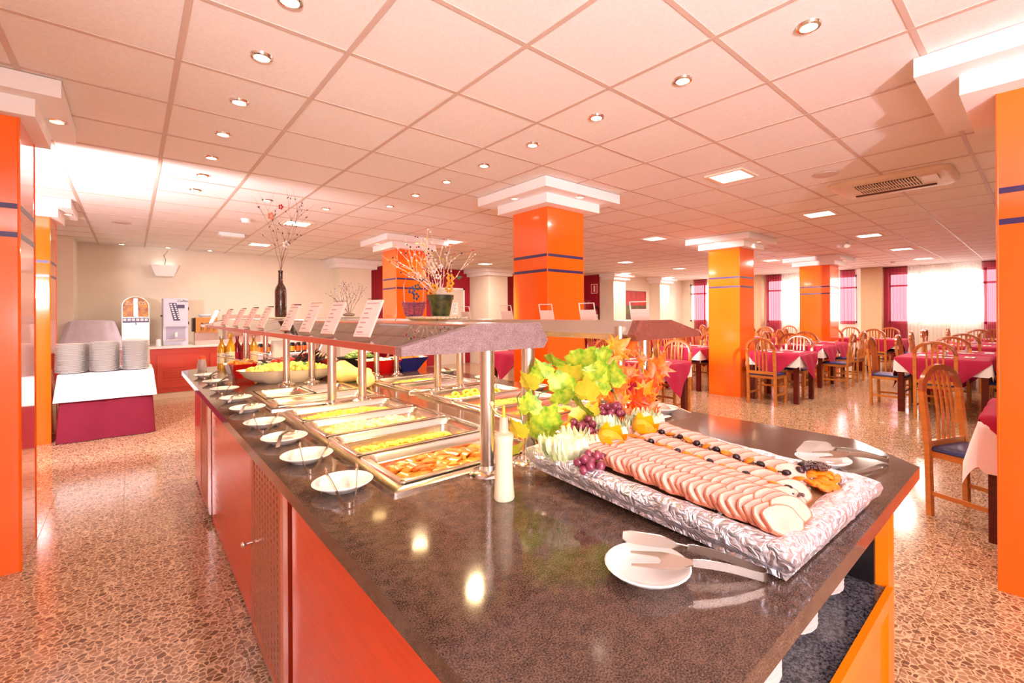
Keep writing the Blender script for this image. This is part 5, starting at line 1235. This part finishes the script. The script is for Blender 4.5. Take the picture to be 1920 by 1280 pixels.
# ------------------------------------------------------------------ dining chairs, tables, cloths
def make_chair(label):
    t = thing('dining_chair', label, 'chair', (0, 0, 0), 0, 'arched wooden dining chairs')
    hw = .195; T_ = .03
    def back(z_): return -.20 - .05 * max(0, z_ - .44) / .55
    for s in (-1, 1):
        MB().tube([(-.19, s * hw, 0), (-.20, s * hw, .44)], .01, flat=(T_, T_ + .006), up=(0, 1, 0)).build('leg', mWoodL, t)
        MB().tube([(.18, s * (hw - .005), 0), (.18, s * (hw - .005), .41)], .01, flat=(T_, T_), up=(0, 1, 0)).build('leg', mWoodL, t)
        MB().tube([(-.19, s * hw, .15), (.18, s * hw, .15)], .01, flat=(.014, .028), up=(0, 0, 1)).build('stretcher', mWoodL, t)
        MB().tube([(back(.44), s * hw, .44), (back(.62), s * hw, .62), (back(.82), s * hw, .82)], .01, flat=(T_ + .002, T_ + .006), up=(0, 1, 0)).build('upright', mWoodL, t)
    MB().tube([(.18, -hw, .24), (.18, hw, .24)], .01, flat=(.014, .028), up=(0, 0, 1)).build('stretcher', mWoodL, t)
    pts = [(back(.82 + .15 * math.sin(a)), -hw * math.cos(a), .82 + .15 * math.sin(a)) for a in [PI * k / 14 for k in range(15)]]
    L = []
    for i, p in enumerate(pts):
        a = PI * i / 14; rad = Vector((0, -math.cos(a), math.sin(a))).normalized() * .019; th = Vector((.018, 0, 0)); P_ = Vector(p)
        L.append([P_ + rad + th * .7, P_ + rad - th * .7, P_ + rad * .6 - th, P_ - rad - th, P_ - rad + th, P_ + rad * .6 + th])
    MB().loops(L, True, True).build('arch_rail', mWoodR, t)
    MB().box(back(.47) - .012, -hw + .014, .45, back(.47) + .012, hw - .014, .49).build('lower_rail', mWoodL, t, smooth=False)
    for k in range(4):
        y = -.078 + k * .052; zt_ = .82 + .15 * math.sqrt(max(0, 1 - (y / hw) ** 2)) - .012
        MB().tube([(back(z_) + .012 * math.sin(PI * (z_ - .48) / (zt_ - .48)), y, z_) for z_ in [.48 + (zt_ - .48) * q / 6 for q in range(7)]], .01, flat=(.012, .018), up=(0, 1, 0)).build('slat', mWoodL, t)
    MB().box(-.19, -hw + .012, .385, .19, hw - .012, .425).build('seat_frame', mWoodL, t, smooth=False)
    MB().loops([rr(.39, .37, .03, 4, z=.425), rr(.41, .385, .03, 4, z=.435), rr(.40, .375, .03, 4, z=.452), rr(.30, .28, .03, 4, z=.462)], True, True).build('cushion', mBlue, t)
    return t
def make_table(label, w=.78):
    t = thing('dining_table', label, 'table', (0, 0, 0), 0, 'square dining tables')
    a = w / 2
    MB().box(-a, -a, .70, a, a, .73).build('tabletop', mLegD, t, smooth=False)
    for sx in (-1, 1):
        for sy in (-1, 1): MB().cbox(sx * (a - .04) - .033, sy * (a - .04) - .033, 0, sx * (a - .04) + .033, sy * (a - .04) + .033, .70).build('leg', mLegD, t)
    MB().box(-a + .05, -a + .03, .63, a - .05, -a + .05, .70).box(-a + .05, a - .05, .63, a - .05, a - .03, .70).build('apron', mLegD, t, smooth=False)
    return t
def drape(a, R, rot, z, seed, n=30, fold=.012, flare=.16):
    rnd = random.Random(seed); ph = rnd.uniform(0, 6); c_, s_ = math.cos(rot), math.sin(rot)
    def fn(i, j):
        p, q = (i - .5) * 2 * R, (j - .5) * 2 * R; u, v = p * c_ - q * s_, p * s_ + q * c_
        ex, ey = max(abs(u) - a, 0), max(abs(v) - a, 0); sx, sy = (1 if u > 0 else -1), (1 if v > 0 else -1); d = math.hypot(ex, ey)
        if d < 1e-6: return (u, v, z)
        f = flare * d + fold * math.sin((u if ey > ex else v) * 22 + ph) * min(1, d / .12)
        dx, dy = ex / d, ey / d
        dd = d if min(ex, ey) < 1e-6 else d * .9
        return (max(-a, min(a, u)) + sx * dx * (.006 + f), max(-a, min(a, v)) + sy * dy * (.006 + f), z - dd * .97)
    return MB().grid(fn, n, n)
TABLES = [
 # x, y, w, phrase, chair sides ('W' toward -x, 'E', 'N' +y, 'S' -y)
 (4.13, -.15, .82, 'table by the right edge column', 'N'),
 (7.68, 2.78, .76, 'table right of the middle column', 'WWEN'),
 (7.70, 4.35, .80, 'table left of the middle column', 'WEN'),
 (8.30, .92, .94, 'largest visible table at right', 'WNSE'),
 (9.35, .80, .90, 'table behind the largest one at right', 'NS'),
 (11.4, .95, .90, 'third table back at right', 'WNS'),
 (12.5, .95, .90, 'fourth table back at right', 'NSE'),
 (14.4, .80, .80, 'table by the white curtain at far right', 'WNS'),
 (9.60, 3.05, .80, 'second table of the middle column row', 'WNS'),
 (10.7, 3.15, .80, 'third table of the middle column row', 'WNS'),
 (13.1, 2.55, .80, 'right table before the maroon curtain', 'WES'),
 (13.1, 3.35, .80, 'left table before the maroon curtain', 'WEN'),
 (9.8, 4.6, .80, 'table behind the column, in the second row', 'WENS'),
 (11.9, 5.0, .80, 'nearer table by the middle windows', 'WENS'),
 (13.6, 5.0, .80, 'farther table by the middle windows', 'WENS'),
 (12.0, 6.5, .80, 'nearer table by the left window', 'WENS'),
 (13.8, 6.6, .80, 'farther table by the left window', 'WENS'),
 (9.6, 6.4, .80, 'table in front of the pale right wall', 'WENS'),
 (4.95, 3.42, .80, 'dark table just right of the central column', 'EN'),
 (6.1, 5.1, .80, 'table behind the central column, right side', 'WES'),
 (4.75, 5.6, .80, 'table seen left of the central column', 'ES'),
 (7.8, 6.2, .80, 'table behind the autumn leaves, farther back', 'WES'),
]
ch0 = None; tb0 = None; cl_me = {}
SIDE = {'W': 'buffet side', 'E': 'window side', 'N': 'left side', 'S': 'right side'}
mNap = M('napkin_paper', (248, 226, 176), .7)
for ti, (tx, ty, tw, ph, sides) in enumerate(TABLES):
    key = round(tw, 2)
    t = make_table('dark red wooden ' + ph, tw - .04) if key not in cl_me else None
    if t: proto = t; t.location = (tx, ty, 0)
    else: t = dup(cl_me[key][0], (tx, ty, 0), 0, 'dark red wooden ' + ph)
    if key not in cl_me:
        a = tw / 2
        w_me = drape(a, a + (.32 if key == .82 else .20), 0, .735, 5, fold=.0, flare=.22 if key == .82 else .05).mesh('white_tablecloth', mClothW, ang=60)
        c_me = drape(a + .003, a * 1.48, PI / 4, .741, 8, 34, fold=.010, flare=.16).mesh('crimson_tablecloth', mCloth, ang=60)
        cl_me[key] = (t, w_me, c_me)
    _, w_me, c_me = cl_me[key]
    tag(put('white_tablecloth', w_me, None, (tx, ty, 0)), 'white undercloth on the ' + ph, 'tablecloth', 'white undercloths')
    tag(put('crimson_tablecloth', c_me, None, (tx, ty, 0.002)), 'crimson topcloth on the ' + ph, 'tablecloth', 'crimson topcloths')
    wc = 0
    for sd in sides:
        off = tw / 2 + .12; dy = 0
        if sd == 'W': p, a_ = (tx - off, ty), 0
        elif sd == 'E': p, a_ = (tx + off, ty), PI
        elif sd == 'N': p, a_ = (tx, ty + off), -PI / 2
        else: p, a_ = (tx, ty - off), PI / 2
        if ti == 0: p, a_ = (4.08, .27), math.radians(-112)
        if ti == 1 and sd == 'W':
            wc += 1
            if wc == 2: continue
        if ti == 18 and sd == 'N': p = (tx + .1, ty + off)
        lab = 'arched chair at the %s, %s' % (ph, SIDE[sd])
        if ch0 is None: ch0 = make_chair(lab); ch0.location = (p[0], p[1], 0); ch0.rotation_euler = (0, 0, a_)
        else: dup(ch0, (p[0] + random.uniform(-.02, .02), p[1] + random.uniform(-.02, .02), 0), a_ + random.uniform(-.05, .05), lab)
    if ti < 14 or ti in (18,):
        for q, (dx, dy) in enumerate(((-.24, 0), (.24, 0), (0, .24), (0, -.24))):
            r_ = 0 if q < 2 else PI / 2
            n_ = thing('napkin', 'napkin with cutlery at the %s, %s' % (ph, list(SIDE.values())[q]), 'napkin', (tx + dx, ty + dy, .746), r_, 'paper napkins with cutlery')
            MB().box(-.05, -.10, 0, .05, .10, .004).build('paper', mPaper if ti else mNap, n_, smooth=False)
            MB().box(-.012, -.09, .004, -.004, .09, .007).build('knife', mChrome, n_, smooth=False); MB().box(.006, -.085, .004, .014, .085, .007).build('fork', mChrome, n_, smooth=False)
        g = thing('cruet', 'small glass cruet in the middle of the ' + ph, 'cruet', (tx, ty, .746), 0, 'glass cruets')
        MB().lathe([(0, 0), (.02, 0), (.022, .03), (.01, .06), (.01, .07), (0, .07)], n=12, cap0=False, cap1=False).build('body', M('shaker_glass', (206, 196, 190), .1, alpha=.7), g); MB().cyl((0, 0, .068), (0, 0, .082), .012).build('lid', mChrome, g)

# ------------------------------------------------------------------ curtains, painting, wall fittings
mCm = sheermat('maroon_voile', (150, 18, 52), .6, (236, 170, 188)); mCw = sheermat('white_voile', (250, 246, 244), .45)
def curtain(label, y0, y1, z0, mat, x=WX - .12, amp=.02, nf=None, pinch=0):
    nf = nf or int((y1 - y0) * 13)
    def fn(u, v):
        y = y0 + (y1 - y0) * u; z_ = 2.565 + (z0 - 2.565) * v
        pc = pinch * math.sin(PI * min(1, v * 1.2)); y = y + (y0 + (y1 - y0) * .5 - y) * pc * .3
        return (x + amp * math.sin(u * nf * 2 * PI + .6 * math.sin(v * 2)) * (.6 + .4 * v), y, z_)
    t = thing('curtain', label, 'curtain', (x, (y0 + y1) / 2, z0))
    b = MB().grid(fn, max(12, nf * 6), 8); b.v = [(a - x, b_ - (y0 + y1) / 2, c_ - z0) for a, b_, c_ in b.v]; b.build('cloth', mat, t, ang=80)
    MB().cyl((0, -(y1 - y0) / 2, 2.5735 - z0), (0, (y1 - y0) / 2, 2.5735 - z0), .012, n=8).build('rail', mLegD if mat is mCm else mWhite, t)
curtain('maroon sheer curtain nearest the right column', .2, 1.05, .05, mCm, pinch=.3)
curtain('white sheer curtain filling the right window', 1.07, 2.46, .05, mCw)
curtain('maroon sheer curtain between the tan pilaster and the right white curtain', 2.46, 3.0, .05, mCm, pinch=.2)
curtain('short maroon sheer curtain just right of the far column', 3.64, 4.0, 1.02, mCm)
curtain('white sheer curtain left of the far column', 4.7, 5.58, .05, mCw)
curtain('maroon sheer curtain between the tan pilaster and the far column', 5.60, 6.08, .05, mCm, pinch=.3)
curtain('white sheer curtain behind the middle column', 6.7, 8.08, .05, mCw)
curtain('leftmost maroon sheer curtain near the corner', 8.10, 8.62, .05, mCm, pinch=.4)
t = thing('painting', 'abstract painting, red above and green brown below, on pale wall', 'painting', (12.52, 9.145, 1.18))
MB().box(-.70, -.03, 0, .70, 0, .93).build('canvas', M('painting_frame', (60, 20, 26), .6), t, smooth=False)
MB().box(-.69, -.033, .45, .69, -.03, .92).build('red_field', M('paint_red', (150, 30, 38), .6, c2=(190, 56, 50), scale=5), t, smooth=False)
MB().box(-.69, -.033, .01, .69, -.03, .45).build('green_field', M('paint_green', (92, 62, 56), .6, c2=(110, 110, 50), scale=4), t, smooth=False)
t = thing('exit_sign', 'small red and white pictogram sign on the maroon wall', 'sign', (11.0, 9.85, 2.05)); t.rotation_euler = (0, 0, 0)
t.location = (12.3 - 1.45, 9.9, 2.0)
t.location = (10.988, 9.52, 2.0); t.rotation_euler = (0, 0, -PI / 2)
MB().box(-.13, 0, 0, .13, .01, .3).build('board', mWhite, t, smooth=False)
MB().box(-.11, -.002, .02, .11, 0, .28).build('field', M('sign_red', (196, 30, 30), .5), t, smooth=False)
MB().box(-.02, -.004, .05, .045, -.002, .25).build('symbol', mWhite, t, smooth=False)
t = thing('hose_cabinet', 'glass fronted fire hose cabinet on the maroon wall', 'fire cabinet', (10.998, 9.95, 1.05)); t.rotation_euler = (0, 0, -PI / 2)
MB().box(-.3, -.16, 0, .3, 0, .75).build('case', M('cabinet_red', (176, 56, 70), .4), t, smooth=False)
MB().box(-.25, -.165, .06, .2, -.16, .69).build('glass', M('cabinet_glass', (206, 130, 140), .1), t, smooth=False)
MB().lathe([(.06, -.01), (.17, -.01), (.17, .01), (.06, .01)], n=24).xform(Matrix.Translation((-.02, -.17, .36)) @ Matrix.Rotation(PI / 2, 4, 'X')).build('hose_reel', M('hose', (226, 190, 190), .5), t)
t = thing('fire_extinguisher', 'dark red fire extinguisher hanging beside the hose cabinet', 'extinguisher', (10.86, 9.36, 1.0)); t.rotation_euler = (0, 0, -PI / 2)
MB().lathe([(0, 0), (.08, 0), (.085, .02), (.085, .42), (.06, .49), (.02, .52), (0, .52)], n=16, cap0=False, cap1=False).build('cylinder', M('ext_red', (150, 16, 20), .3), t)
MB().box(-.06, -.02, .52, .06, .02, .6).build('valve', mBlack, t, smooth=False); MB().box(-.03, .04, .36, .03, .138, .42).build('wall_bracket', mBlack, t, smooth=False); MB().lathe([(.0858, .12), (.0858, .34)], n=16, cap0=False, cap1=False).build('label', mPaper, t)
MB().tube([(.03, 0, .55), (.12, 0, .5), (.12, 0, .2)], .012, 6).build('hose', mBlack, t)
